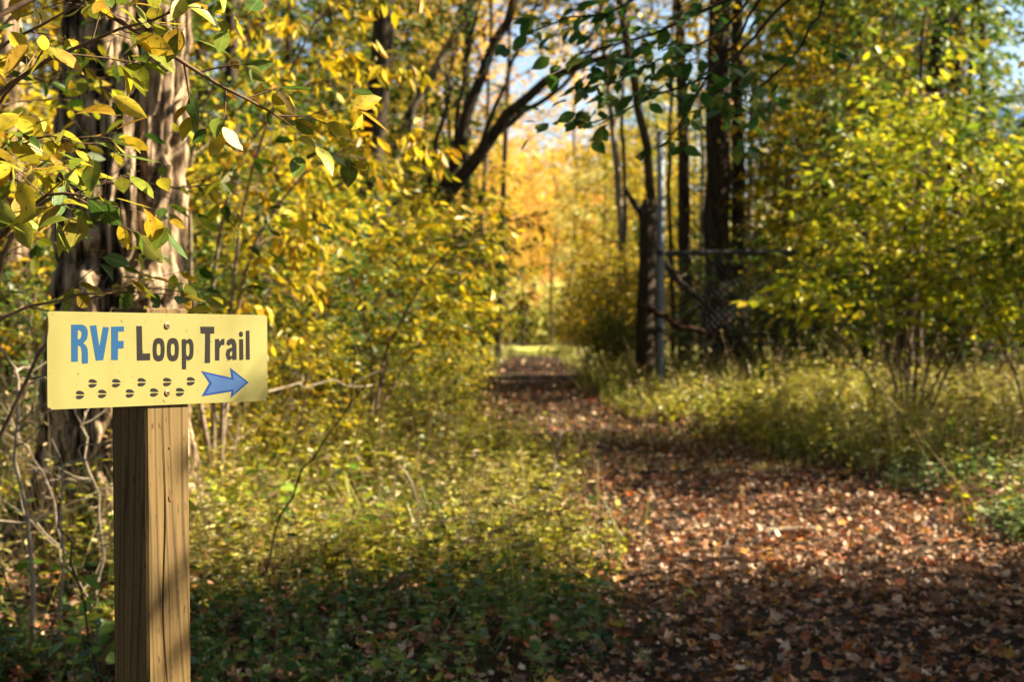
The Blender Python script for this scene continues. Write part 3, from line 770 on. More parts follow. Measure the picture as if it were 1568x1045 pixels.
# ---- trees whose trunks one can tell apart: measured trunk line, crown above
def trunk_tree(label, pts, Y, w, seed, mats, H=13, cfg=None, leaf=None, name='tree', top_lean=.0):
    loc = gp(pts[0][0], Y)
    P = [loc + Vector((0, 0, -.1))] + [px2(x, y, Y) for x, y in pts[1:]]
    d = P[-1] - P[-2]; d.normalize()
    last = P[-1]
    P.append(Vector((last.x + d.x * (H - last.z) * .8, last.y + d.y + top_lean, H)))
    # resample by arc length
    A_ = arr(P); L = np.concatenate([[0], np.cumsum(np.linalg.norm(np.diff(A_, axis=0), axis=1))]); T = np.linspace(0, L[-1], 26)
    Q = np.stack([np.interp(T, L, A_[:, k]) for k in range(3)], 1) - arr(loc)
    for _ in range(2): Q[1:-1] = (Q[:-2] + 2 * Q[1:-1] + Q[2:]) / 4
    rng = np.random.RandomState(seed); Q[1:-1, :2] += rng.normal(0, .012, (24, 2))
    r0 = w / FPX * Y / 2
    c = dict(TALL, n=[15, 6, 4], t0=[.42, .25, .2], L=[3.6, 1.6, .7]); c.update(cfg or {})
    lf = dict(step=.09, size=.17, tmpl=LEAF4, droop=.5, keep=.9, wid=1.2); lf.update(leaf or {})
    return plant(name, label, 'tree', loc, seed, [(Q, r0 * 1.12, r0 * .3)], c, lf, mats)

trunk_tree('straight dark trunk rising from the thicket just right of the furrowed trunk', [(360, 600), (357, 300), (355, 0)], 14, 24, 51, (M_BARKD, M_Y), H=12)
trunk_tree('stout dark trunk crossing the gold leaves left of the leaning forked tree', [(560, 600), (566, 300), (580, 120), (590, 0)], 17, 42, 52, (M_BARKD, M_Y), H=13)
trunk_tree('slanting pale grey trunk just left of the leaning forked tree', [(575, 600), (600, 220), (660, 110), (725, 0)], 21, 17, 53, (M_PALE, M_YG), H=12)
trunk_tree('thin dark trunk left of the trail where it reaches the bright clearing', [(762, 545), (768, 400), (772, 280), (778, 120), (782, 0)], 38, 11, 54, (M_BARKD, M_O), H=15)
trunk_tree('short dark trunk between the leaning forked tree and the trail', [(716, 560), (714, 350), (712, 200), (716, 60)], 27, 16, 55, (M_BARK, M_Y), H=13)
trunk_tree('slim upright trunk behind the fork of the leaning tree', [(738, 548), (736, 380), (742, 250), (752, 60)], 33, 9, 56, (M_BARK, M_O), H=13)
trunk_tree('massive dark trunk rising behind the chain link gate', [(1100, 575), (1100, 400), (1098, 200), (1103, 0)], 20.5, 44, 57, (M_BARKD, M_G), H=15, leaf=dict(keep=.35))
trunk_tree('dark trunk pressed against the right side of the massive trunk behind the gate', [(1135, 580), (1133, 400), (1130, 200), (1128, 0)], 21, 24, 58, (M_BARKD, M_G), H=14, leaf=dict(keep=.35))
trunk_tree('brown trunk seen through the gap just right of the metal gate post', [(1050, 570), (1050, 400), (1047, 200), (1040, 0)], 23, 22, 59, (M_BARK, M_YG), H=14, leaf=dict(keep=.35))
trunk_tree('slender trunk leaning left above the metal gate post', [(1000, 560), (1004, 330), (985, 200), (950, 20)], 19.6, 17, 60, (M_BARK, M_YG), H=12, leaf=dict(keep=.35))
trunk_tree('pale sunlit trunk behind the rail of the chain link gate', [(1146, 560), (1146, 400), (1150, 250), (1162, 60)], 25, 13, 61, (M_PALE, M_YG), H=13)
trunk_tree('pale spindly trunk just left of the right end of the gate rail', [(1214, 560), (1213, 400), (1208, 220), (1205, 0)], 26, 10, 62, (M_PALE, M_YG), H=13)
trunk_tree('pale slim trunk half hidden by the many stemmed shrub', [(1312, 560), (1312, 380), (1308, 200), (1300, 0)], 24, 10, 63, (M_PALE, M_Y), H=13)
trunk_tree('brown trunk lit on its edge left of the dark broken trunk beside the gate', [(957, 575), (960, 470), (955, 380), (945, 250), (930, 120)], 27, 14, 64, (M_PALE, M_Y), H=12)
trunk_tree('heavy forked trunk leaning left behind the yellow green shrub at upper right', [(1380, 590), (1400, 300), (1430, 130), (1450, 0)], 17, 34, 65, (M_BARKD, M_YG), H=13, leaf=dict(keep=.4))
trunk_tree('straight dark trunk of the pair behind the yellow green shrub at upper right', [(1462, 590), (1464, 300), (1462, 130), (1465, 0)], 18, 36, 66, (M_BARKD, M_Y), H=13, leaf=dict(keep=.4))
trunk_tree('dark trunk low at the right edge of the wood, behind the grass', [(1505, 590), (1506, 480), (1510, 200), (1500, 0)], 19, 16, 67, (M_BARKD, M_YG), H=12)
trunk_tree('grey trunk between the thick furrowed trunk and the straight dark trunk', [(315, 600), (318, 300), (300, 0)], 19, 20, 68, (M_BARK, M_Y), H=13)
trunk_tree('dark trunk behind the lemon yellow shrub, right of the straight dark trunk', [(455, 600), (450, 300), (440, 0)], 22, 22, 69, (M_BARK, M_YG), H=13)
trunk_tree('pale trunk partly lit between lemon leaves, left of the stout dark trunk', [(520, 600), (512, 300), (505, 0)], 24, 14, 70, (M_PALE, M_Y), H=13)
trunk_tree('shaggy dark trunk at the left edge behind the close shrub', [(25, 640), (22, 300), (10, 0)], 9.5, 50, 71, (M_OAK, M_YG), H=12, leaf=dict(keep=.5))

trunk_tree('thin brown stem threading the brush just right of the gate pole', [(1032, 575), (1030, 420), (1022, 300), (1030, 60)], 22, 8, 81, (M_BARK, M_YG), H=11)
trunk_tree('thin pale stem between the gate pole and the massive trunk', [(1074, 570), (1070, 400), (1078, 250), (1066, 40)], 27, 8, 82, (M_PALE, M_Y), H=12)
trunk_tree('slim leaning stem right of the dark trunk pressed to the massive one', [(1160, 575), (1170, 420), (1190, 260), (1215, 40)], 23, 9, 83, (M_BARK, M_YG), H=11)
trunk_tree('thin pale stem close left of the pale spindly trunk', [(1190, 570), (1188, 400), (1180, 200), (1184, 0)], 29, 8, 84, (M_PALE, M_Y), H=12)
trunk_tree('thin crooked dark stem left of the broken trunk by the gate', [(940, 570), (945, 440), (962, 330), (950, 200), (960, 60)], 25, 8, 85, (M_BARKD, M_Y), H=11)
trunk_tree('slender dark stem left of the trail behind the leaning forked tree', [(700, 560), (696, 400), (690, 240), (676, 40)], 30, 9, 86, (M_BARKD, M_O), H=13)

# ---- broken trunk beside the gate
loc = gp(990, 18.2)
a = Acc()
pts = arr([gp(988, 18.2) + Vector((0, 0, -.1)), px2(988, 500, 18.2), px2(991, 400, 18.2), px2(990, 325, 18.2), px2(993, 305, 18.2)]) - arr(loc)
tube(a, pts, [.13, .105, .10, .10, .06], 12, rough=.12)
tube(a, arr([px2(988, 335, 18.2), px2(970, 310, 18.1), px2(955, 285, 18.1)]) - arr(loc), [.045, .04, .02], 7, rough=.1)
root = thing('broken_trunk', 'dark branchless broken trunk standing against the metal gate post', 'tree stump', loc)
a.obj('trunk', [M_BARKD], root)

# ---- chain link fence end: pole, rail, mesh, far post
def fence():
    Y = 18.0
    b = gp(1012, Y); e = gp(1245, Y)
    M_ST = flat_mat('galvanised steel', (.15, .17, .20), .6, .3, .2, var=.25, scale=25)
    M_RAIL = flat_mat('weathered dark pipe', (.03, .03, .035), .7, .25, .1, var=.3, scale=20)
    root = thing('chain_link_gate', 'chain link gate with tall grey metal pole and dark horizontal rail beside the trail', 'gate', b)
    top = px2(1012, 205, Y); zr = px2(0, 388, Y).z - b.z
    a = Acc(); H = top.z - b.z
    tube(a, [(0, 0, -.2), (0, 0, H * .5), (0, 0, H)], [.046, .046, .046], 16)
    tube(a, [(0, 0, H), (0, 0, H + .03), (0, 0, H + .05)], [.052, .045, .012], 16)
    a.obj('pole', [M_ST], root)
    W_ = e.x - b.x
    a = Acc(); tube(a, [(.04, 0, zr), (W_ * .5, 0, zr + .01), (W_, 0, zr + .012)], [.03, .03, .03], 12); a.obj('rail', [M_RAIL], root)
    for z in (zr, zr - .9):
        a = Acc(); tube(a, [(-.005, 0, z - .035), (-.005, 0, z), (-.005, 0, z + .035)], [.056, .06, .056], 16)
        a.obj('hinge', [M_RAIL], root)
    a = Acc(); tube(a, [(W_, 0, -.2), (W_, 0, zr + .02)], [.03, .03], 12); a.obj('end_post', [M_RAIL], root)
    a = Acc(); hz = zr - .03; s = .085; lo = .06
    for sg in (1, -1):
        k = -hz
        while k < W_:
            x0, z0, x1, z1 = (k, lo, k + hz - lo, hz) if sg > 0 else (k, hz, k + hz - lo, lo)
            if x0 < .05: z0 += (0.05 - x0) * (1 if sg > 0 else -1); x0 = .05
            if x1 > W_ - .03: z1 -= (x1 - W_ + .03) * (1 if sg > 0 else -1); x1 = W_ - .03
            if x1 > x0 + .02:
                d = .003 * sg
                tube(a, [(x0, d, z0), ((x0 + x1) / 2, d, (z0 + z1) / 2), (x1, d, z1)], [.0013] * 3, 4, cap=False)
            k += s
    a.obj('wire_mesh', [M_ST], root)
fence()

# ---- fallen and leaning limbs
def limb(label, pts, r0, r1, seed, mat, side=3, name='fallen_branch', cat='branch', sub=.5, n=12, wob=.012, lr=.22):
    rng = np.random.RandomState(seed)
    loc = Vector(pts[0]); P, _, _ = world_stem(pts, r0, r1, loc, n=n, wob=wob, seed=seed)
    a = Acc(); tube(a, P, np.linspace(r0, r1, len(P)), 8, rough=.12)
    for q in range(side):
        p, d = split(rng, P, rng.uniform(.3, .92), rng.uniform(.4, .9), rng.uniform(0, 6.28))
        d[2] = abs(d[2]) * .6
        b = curve_branch(rng, p, d, sub * rng.uniform(.5, 1.2), 6, .14, .02)
        tube(a, b, np.linspace(r0 * lr * 1.6, r1 * .5, len(b)), 5, cap=False)
        p2, d2 = split(rng, b, .6, .7, rng.uniform(0, 6.28))
        b2 = curve_branch(rng, p2, d2, sub * .4, 4, .14, .02)
        tube(a, b2, np.linspace(r0 * lr, r1 * .4, len(b2)), 4, cap=False)
    o = a.obj(name, [mat]); o.location = loc
    tag(o, label, cat)
    return o
def onf(px, Y, up=0.0):
    p = gp(px, Y); p.z += up; return p
limb('long grey fallen branch lying across the weeds left of the trail', [onf(470, 6.7, .05), onf(560, 6.6, .07), onf(680, 6.7, .10), onf(780, 7.1, .2), onf(850, 7.6, .30), onf(880, 7.9, .38)], .012, .003, 1, M_BARK, 5, sub=.4)
limb('short dark fallen branch lying just below the long grey one', [onf(500, 6.2, .03), onf(620, 6.25, .06), onf(720, 6.5, .10), onf(810, 6.9, .16)], .014, .005, 2, M_BARKD, 4, sub=.35)
limb('thin dark stick above the long grey fallen branch', [onf(560, 7.4, .08), onf(660, 7.3, .14), onf(760, 7.5, .22), onf(880, 8.2, .3)], .009, .003, 3, M_BARKD, 5, sub=.45)
limb('dark bare stem leaning up to the right through the weeds beside the sign post', [onf(385, 6.3, 0), px2(420, 830, 6.3), px2(450, 740, 6.3), px2(500, 660, 6.3), px2(560, 590, 6.3)], .006, .003, 4, M_BARKD, 3, sub=.25, name='bare_sapling', cat='sapling')
limb('twiggy stem poking above the grass at the trail edge near the centre', [onf(845, 9.3, 0), px2(850, 730, 9.3), px2(850, 690, 9.3), px2(862, 660, 9.3)], .007, .003, 5, M_DEAD, 4, sub=.22, name='bare_sapling', cat='sapling')
limb('pale broken stalk leaning left in the sunny weeds', [onf(660, 8.0, 0), px2(650, 790, 8.0), px2(628, 745, 8.0), px2(608, 712, 8.0)], .009, .005, 6, M_DEAD, 1, sub=.15, name='bare_sapling', cat='sapling')
limb('grey weathered log piece lying on the sunlit leaves of the trail', [onf(1165, 8.1, .02), onf(1210, 8.12, .03), onf(1262, 8.15, .025)], .022, .017, 7, M_DEAD, 0, name='log_piece', cat='log', n=8, wob=.004)
limb('brown stick lying behind the grey log piece on the trail', [onf(1200, 8.7, .02), onf(1255, 8.75, .02), onf(1300, 8.7, .02)], .014, .009, 8, M_TWIG, 1, n=8, sub=.12)
limb('pale upright stick stuck in the leaves on the left side of the trail', [onf(965, 8.3, 0), px2(975, 815, 8.3), px2(1003, 785, 8.3)], .008, .005, 9, M_DEAD, 0, n=6, wob=.004)
limb('dark sticks lying in the shade across the far side of the trail bend', [onf(940, 10.6, .03), onf(1000, 10.5, .05), onf(1060, 10.6, .04)], .018, .010, 10, M_BARK, 2, n=8, sub=.25)
limb('rusty brown limb bent over the ground behind the gate mesh', [px2(985, 470, 17.7), px2(1020, 482, 17.6), px2(1045, 505, 17.6), px2(1090, 512, 17.7), px2(1135, 545, 17.8)], .04, .028, 11, flat_mat('rust brown wood', (.04, .02, .012), .9, .1, var=.5, scale=12), 3, sub=.7, name='leaning_limb', cat='branch', wob=.02)
limb('thick dark limb slanting down to the right behind the gate', [px2(1008, 395, 19.4), px2(1070, 458, 19.2), px2(1130, 520, 19), onf(1190, 18.8, .05)], .05, .035, 12, M_BARKD, 0, sub=.5, name='leaning_limb', cat='branch', wob=.01)
limb('crooked white twig hanging in the thicket right of the sign', [px2(410, 600, 8.4), px2(450, 592, 8.5), px2(510, 588, 8.6), px2(570, 590, 8.7)], .007, .004, 13, M_DEAD, 2, sub=.2, name='bare_branch', cat='branch', n=10)
# bleached tangle at left, in front of the furrowed trunk
for q, (lab, pts) in enumerate([
    ('tall bleached bare stem at the left edge, left of the sign', [onf(50, 5.4, 0), px2(40, 680, 5.3), px2(30, 590, 5.3), px2(10, 530, 5.3), px2(-30, 490, 5.3)]),
    ('bleached branch bending from the left toward the back of the sign', [px2(20, 570, 5.3), px2(45, 562, 5.4), px2(75, 585, 5.5), px2(110, 600, 5.6)]),
    ('forked bleached twig below the left half of the sign', [onf(90, 5.6, 0), px2(95, 730, 5.6), px2(120, 700, 5.6), px2(140, 680, 5.6)]),
    ('bleached twig leaning left against the foot of the furrowed trunk', [onf(120, 6.2, 0), px2(60, 700, 6.2), px2(0, 640, 6.2)]),
    ('low bleached branch lying over the leaves at the left edge', [px2(-20, 795, 5.8), px2(40, 800, 5.8), px2(90, 825, 5.8), onf(150, 5.8, .03)]),
    ('bleached twig rising beside the sign post under its left half', [onf(150, 5.9, 0), px2(150, 760, 5.9), px2(125, 660, 5.9), px2(130, 630, 5.9)]),
    ('pale upright sapling stem just right of the sign post', [onf(345, 8.4, 0), px2(352, 720, 8.4), px2(365, 640, 8.4), px2(372, 610, 8.4)]),
    ('second pale sapling stem right of the sign post, thinner and leaning', [onf(310, 8.8, 0), px2(318, 720, 8.8), px2(325, 640, 8.8), px2(330, 600, 8.8)])]):
    limb(lab, pts, .006 + .003 * (q in (0, 6)), .0025, 70 + q, M_DEAD, 5, sub=.34, name='bare_sapling', cat='sapling', wob=.012, lr=.3)
limb('dark arching cane in front of the bleached twigs left of the post', [onf(160, 4.9, 0), px2(120, 900, 4.9), px2(90, 800, 4.9), px2(70, 730, 4.9)], .005, .002, 90, M_BARKD, 2, sub=.2, name='bare_sapling', cat='sapling')
limb('pale dead twig curving over the leaves at the lower right edge', [onf(1490, 10, 0), px2(1500, 690, 10), px2(1520, 680, 10), px2(1545, 672, 10)], .010, .005, 91, M_DEAD, 3, sub=.3, name='bare_sapling', cat='sapling')

# ------------------------------------------------------------------ kinds that repeat: shrubs, young trees, tall trees
HID = []
def proto_shrub(seed, n, L, cfg=None, leaf=None):
    c = dict(SHRUB); c.update(cfg or {}); l = dict(step=.045, size=.088, tmpl=LEAF6, droop=.4); l.update(leaf or {})
    return plant('understory_shrub', '', '', (0, 0, 0), seed, shrub_stems(seed, n, L, .018), c, l, (M_STEM, M_YG), ('stems', 'foliage'))
def proto_young(seed, H, cfg=None):
    c = dict(YOUNG); c.update(cfg or {})
    return plant('young_tree', '', '', (0, 0, 0), seed, [(trunk_line(seed, H, (.04, .02), 14, .03), .06, .012)], c, dict(step=.055, size=.115, tmpl=LEAF6, droop=.45), (M_BARK, M_Y))
def proto_tall(seed, H, cfg=None):
    c = dict(TALL); c.update(cfg or {})
    return plant('tall_tree', '', '', (0, 0, 0), seed, [(trunk_line(seed, H, (.02, .01), 18, .06), .15, .03)], c, dict(step=.06, size=.20, tmpl=LEAF4, droop=.45, wid=1.2), (M_BARK, M_O))
PS = [proto_shrub(101, 8, 2.1), proto_shrub(102, 10, 2.4), proto_shrub(103, 7, 1.8)]
PYT = [proto_young(111, 6.0), proto_young(112, 7.0), proto_young(113, 5.2)]
PT_ = [proto_tall(121, 15), proto_tall(122, 17, dict(t0=[.22, .25, .2])), proto_tall(123, 13, dict(t0=[.15, .25, .2]))]
PYH = [plant('young_tree', '', '', (0, 0, 0), 114, [(trunk_line(114, 6.4, (.03, .02), 14, .03), .055, .012)], dict(YOUNG, t0=[.40, .2, .2]), dict(step=.06, size=.115, tmpl=LEAF6, droop=.45), (M_BARK, M_Y))]
used = set()
def put(protos, k, px, Y, sc, mats, label, group, rz=None, x=None):
    p = protos[k % len(protos)]
    loc = gp(px, Y) if x is None else Vector((x, Y, gz(x, Y)))
    rz = (px * .37 + Y * 1.7) % 6.28 if rz is None else rz
    cat = 'shrub' if protos is PS else 'tree'
    p['category'] = cat
    fol = 'foliage' if protos is PS else 'crown'
    if p.name not in used:
        used.add(p.name); p.location = loc; p.rotation_euler = (0, 0, rz); p.scale = (sc,) * 3
        p['label'] = label; p['group'] = group
        for ch in p.children:
            if ch.name.startswith(fol): ch.material_slots[0].link = 'OBJECT'; ch.material_slots[0].material = mats
        return p
    return copy_thing(p, loc, rz, sc, label, group, {fol: mats})

GS = 'shrubs of the thicket on both sides of the trail'
for k, px, Y, sc, m, lab in [
    (0, 430, 12, 1.0, M_G, 'low green shrub behind the right end of the sign'),
    (1, 335, 12.5, 1.05, M_OLV, 'olive shrub between the furrowed trunk and the right end of the sign'),
    (2, 500, 14, 1.25, M_OLV, 'yellow shrub directly behind the golden shrub with the bent stem'),
    (0, 640, 16, 1.0, M_YG, 'yellow green shrub at the left edge of the trail beyond the bent stem'),
    (1, 545, 18, 1.25, M_OLV, 'olive gold shrub around the foot of the stout dark trunk'),
    (2, 655, 22, 1.25, M_YG, 'green tinged shrub beyond the leaning forked tree beside the trail'),
    (0, 600, 23, 1.35, M_G, 'green shrub deep in the thicket behind the leaning forked tree'),
    (1, 655, 28, 1.1, M_YG, 'lime shrub left of the trail, third from the far clearing'),
    (2, 655, 35, 1.3, M_Y, 'yellow shrub left of the trail, second from the far clearing'),
    (0, 680, 45, 1.5, M_YG, 'lime shrub left of the trail nearest the far clearing'),
    (1, 400, 18, 1.3, M_G, 'dark green shrub deep behind the right end of the sign'),
    (2, 110, 11.5, 1.1, M_G, 'green shrub left behind the furrowed trunk'),
    (0, 20, 12.5, 1.2, M_YG, 'yellow green shrub behind the shaggy trunk at the left edge'),
    (1, -60, 9.5, 1.1, M_Y, 'yellow shrub cut by the left edge of the view'),
    (2, 290, 16, 1.35, M_Y, 'yellow shrub seen just right of the furrowed trunk'),
    (0, 1250, 19.5, 1.2, M_OLV, 'olive gold shrub behind the right end of the gate rail'),
    (1, 1530, 18.5, 1.35, M_FRESH, 'olive gold shrub right of the many stemmed shrub'),
    (2, 1600, 12.5, 1.35, M_FRESH, 'pale green shrub cut by the right edge of the view'),
    (0, 1180, 23, 1.3, M_G, 'dark green shrub behind the pale trunks beyond the gate'),
    (1, 1110, 26, 1.3, M_G, 'shaded shrub behind the massive trunk beyond the gate'),
    (2, 1330, 19, 1.3, M_G, 'dark green shrub behind the many stemmed shrub'),
    (0, 1440, 21, 1.5, M_G, 'green shrub behind the pair of dark trunks at right'),
    (1, 950, 31, 1.0, M_Y, 'golden shrub right of the trail left of the broken trunk'),
    (2, 960, 24, 1.1, M_Y, 'golden shrub just left of the broken trunk'),
    (0, 955, 40, 1.3, M_Y, 'golden shrub right of the trail, second from the far clearing'),
    (1, 950, 50, 1.5, M_YG, 'yellow green shrub right of the trail nearest the far clearing'),
    (2, 1045, 28, 1.2, M_Y, 'yellow shrub seen through the gate left of the massive trunk'),
    (0, 1570, 20, 1.6, M_Y, 'yellow shrub far right behind the pale green shrub'),
    (1, 210, 21, 1.5, M_G, 'green shrub far behind the furrowed trunk'),
    (2, 470, 27, 1.6, M_Y, 'yellow shrub far behind the lemon yellow shrub'),
]:
    put(PS, k, px, Y, sc, m, lab, GS)

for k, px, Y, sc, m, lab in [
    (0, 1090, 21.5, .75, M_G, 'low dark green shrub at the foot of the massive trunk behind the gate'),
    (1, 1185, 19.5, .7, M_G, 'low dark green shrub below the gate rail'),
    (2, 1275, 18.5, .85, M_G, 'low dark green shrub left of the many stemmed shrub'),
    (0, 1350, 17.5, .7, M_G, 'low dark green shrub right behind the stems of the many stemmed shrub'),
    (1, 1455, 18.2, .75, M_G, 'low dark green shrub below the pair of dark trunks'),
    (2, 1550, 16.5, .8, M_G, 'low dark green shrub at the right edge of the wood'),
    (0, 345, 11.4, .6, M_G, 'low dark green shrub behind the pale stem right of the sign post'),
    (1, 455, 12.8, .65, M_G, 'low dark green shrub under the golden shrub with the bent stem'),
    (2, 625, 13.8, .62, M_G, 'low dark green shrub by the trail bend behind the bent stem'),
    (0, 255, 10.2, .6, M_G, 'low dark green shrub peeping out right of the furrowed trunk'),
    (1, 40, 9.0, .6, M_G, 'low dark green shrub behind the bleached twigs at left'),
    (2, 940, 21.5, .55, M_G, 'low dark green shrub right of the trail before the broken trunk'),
    (0, 322, 8.9, .42, M_OLV, 'knee high olive shrub just right of the sign post'),
    (1, 418, 9.4, .45, M_OLV, 'knee high olive shrub below the right end of the sign'),
    (2, 500, 10.2, .50, M_OLV, 'knee high olive shrub left of the bent dark stem'),
    (0, 628, 10.8, .42, M_YG, 'knee high yellow green shrub right of the bent dark stem'),
    (1, 390, 10.8, .58, M_G, 'waist high green shrub behind the crooked white twig'),
    (2, 665, 12.6, .52, M_OLV, 'waist high olive shrub at the left edge of the trail bend'),
    (1, 560, 12.3, .60, M_G, 'waist high green shrub straight behind the bent dark stem'),
    (0, 912, 26, .85, M_OLV, 'olive gold shrub on the right edge of the trail past the broken trunk'),
    (1, 938, 22.5, .75, M_OLV, 'olive gold shrub just left of the foot of the broken trunk'),
    (2, 892, 34, .95, M_Y, 'golden shrub on the right edge of the far trail'),
    (0, 742, 40, .9, M_OLV, 'olive gold shrub on the left edge of the far trail'),
    (2, 716, 56, 1.0, M_Y, 'small golden shrub at the left corner of the trail end'),
    (1, 908, 56, 1.0, M_YG, 'small yellow green shrub at the right corner of the trail end'),
    (0, 905, 36, .9, M_Y, 'small golden shrub low on the right edge of the far trail'),
    (2, 700, 30, .8, M_YG, 'small lime shrub low on the left edge of the far trail')]:
    put(PS, k, px, Y, sc, m, lab, GS)

GY = 'young leafy trees of the wood'
for k, px, Y, sc, m, lab in [
    (0, 300, 24, 1.0, M_G, 'green young tree far right of the furrowed trunk'),
    (1, 420, 27, 1.1, M_G, 'green young tree behind the straight dark trunk'),
    (2, 500, 30, 1.3, M_Y, 'yellow young tree behind the lemon yellow shrub'),
    (0, 590, 33, 1.2, M_YG, 'lime young tree behind the slanting pale trunk'),
    (1, 640, 30, 1.1, M_Y, 'golden young tree behind the base of the leaning forked tree'),
    (2, 600, 40, 1.4, M_O, 'orange young tree behind the short dark trunk'),
    (0, 180, 19, 1.1, M_Y, 'yellow young tree hidden mostly by the furrowed trunk'),
    (1, 60, 17, 1.1, M_OLV, 'olive gold young tree at the upper left behind the close shrub'),
    (2, -30, 15, 1.1, M_Y, 'yellow young tree at the left edge behind the shaggy trunk'),
    (0, 660, 52, 1.4, M_O, 'orange young tree left of the trail at the clearing'),
    (1, 540, 44, 1.6, M_G, 'green young tree far behind the stout dark trunk'),
    (2, 1000, 44, 1.2, M_Y, 'golden young tree right of the trail beyond the broken trunk'),
    (0, 985, 36, 1.1, M_Y, 'golden young tree behind the broken trunk'),
    (1, 1060, 38, 1.1, M_YG, 'yellow green young tree behind the gate pole'),
    (2, 1150, 33, 1.2, M_Y, 'yellow young tree behind the massive trunk'),
    (0, 1240, 27, 1.0, M_YG, 'yellow green young tree behind the right end of the rail'),
    (1, 1330, 27, 1.0, M_Y, 'yellow young tree behind the many stemmed shrub'),
    (2, 1700, 24, 1.1, M_YG, 'yellow green young tree behind the shrubs at the right edge'),
    (0, 1270, 20.5, 1.0, M_Y, 'yellow young tree whose leaves hang above the right end of the rail'),
    (1, 985, 58, 1.3, M_YG, 'yellow green young tree right of the trail at the clearing'),
    (2, 660, 60, 1.4, M_Y, 'yellow young tree left of the trail at the clearing'),
    (0, 395, 15.5, .8, M_G, 'green young tree between the straight dark trunk and the lemon yellow shrub'),
    (1, 470, 18, .9, M_Y, 'golden young tree left of the stout dark trunk'),
    (2, 620, 20.5, .95, M_G, 'green young tree right of the stout dark trunk'),
    (0, 285, 13.5, .75, M_G, 'green young tree just right of the furrowed trunk'),
    (2, 535, 22, 1.15, M_G, 'green young tree just behind the stout dark trunk'),
    (1, 610, 36, 1.2, M_Y, 'yellow young tree left of the trail past the leaning forked tree'),
    (1, 1190, 22, .9, M_YG, 'yellow green young tree behind the gate rail'),
    (2, 1360, 21.5, 1.1, M_Y, 'golden young tree behind the top of the many stemmed shrub'),
    (0, 1430, 23, 1.0, M_G, 'green young tree between the two dark trunks at upper right'),
    (1, 1450, 26, 1.1, M_Y, 'golden young tree right of the pair of dark trunks'),
    (1, 1285, 32, 1.1, M_YG, 'yellow green young tree far behind the rail'),
    (2, 1400, 36, 1.2, M_Y, 'golden young tree far behind the pair of dark trunks'),
    (0, 1015, 54, 1.2, M_Y, 'golden young tree right of the trail near the clearing'),
    (1, 1010, 47, 1.2, M_YG, 'yellow green young tree far behind the gate pole'),
    (0, 715, 66, 1.0, M_O, 'orange young tree at the left corner of the clearing'),
]:
    put(PYT, k, px, Y, sc, m, lab, GY)

GT = 'tall trees in the depth of the wood'
for k, px, Y, sc, m, lab in [
    (0, 650, 62, 1.1, M_YG, 'tall yellow green tree above the leaning forked tree'),
    (1, 660, 70, 1.0, M_R, 'tall red orange tree left of the trail beyond the clearing edge'),
    (2, 765, 126, 1.2, M_O, 'tall orange tree above the end of the trail'),
    (0, 560, 55, 1.0, M_YG, 'tall lime tree behind the stout dark trunk'),
    (1, 470, 50, 1.0, M_Y, 'tall yellow tree behind the straight dark trunk'),
    (2, 360, 45, 1.1, M_YG, 'tall yellow green tree right of the furrowed trunk'),
    (0, 250, 40, 1.0, M_Y, 'tall yellow tree behind the furrowed trunk'),
    (1, 120, 36, 1.0, M_YG, 'tall yellow green tree left of the furrowed trunk'),
    (2, 0, 34, 1.0, M_Y, 'tall yellow tree at the left edge of the wood'),
    (0, 778, 98, 1.05, M_R, 'tall red orange tree in the clearing behind the thin dark trunk'),
    (1, 722, 78, 1.1, M_R, 'tall red orange tree rising left of the sky gap over the trail'),
    (0, 872, 84, 1.05, M_O, 'tall orange tree right of the sky gap over the trail'),
    (2, 845, 100, 1.0, M_Y, 'tall yellow tree behind the bright clearing'),
    (2, 965, 74, .85, M_Y, 'golden tree right of the clearing'),
    (0, 975, 64, .8, M_YG, 'pale yellow tree behind the broken trunk'),
    (2, 1090, 60, .75, M_Y, 'yellow tree far behind the massive trunk'),
    (2, 1220, 52, .7, M_YG, 'yellow green tree far behind the gate rail'),
    (0, 1330, 44, .75, M_YG, 'yellow green tree far behind the many stemmed shrub'),
    (2, 800, 112, 1.0, M_R, 'red tree beyond the bright clearing'),
    (1, 880, 120, .9, M_R, 'red orange tree beyond the right side of the clearing'),
]:
    put(PT_, k, px, Y, sc, m, lab, GT)
for k, px, Y, sc, m, lab in [
    (0, 1400, 15.6, .85, M_G, 'high crowned green young tree right behind the many stemmed shrub'),
    (0, 1330, 18.2, .9, M_Y, 'high crowned golden young tree left behind the many stemmed shrub'),
    (0, 1480, 17.0, .95, M_G, 'high crowned green young tree under the pair of dark trunks'),
    (0, 1310, 19.6, 1.0, M_G, 'high crowned green tree behind the gate rail'),
    (0, 1372, 20.6, 1.05, M_G, 'high crowned green tree beyond the many stemmed shrub'),
    (0, 1230, 22.6, .95, M_G, 'high crowned green tree behind the pale spindly trunk'),
    (0, 748, 50, 1.0, M_O, 'high crowned golden orange tree arching over the trail end from the left'),
    (0, 925, 46, 1.0, M_Y, 'high crowned golden tree arching over the trail end from the right'),
    (0, 735, 62, 1.3, M_Y, 'high crowned golden tree left of the trail end'),
    (0, 890, 64, 1.2, M_LIME, 'high crowned pale lime tree right of the trail end'),
    (0, 1260, 20.8, .9, M_YG, 'high crowned young tree above the right end of the gate rail')]:
    put(PYH, k, px, Y, sc, m, lab, GY)
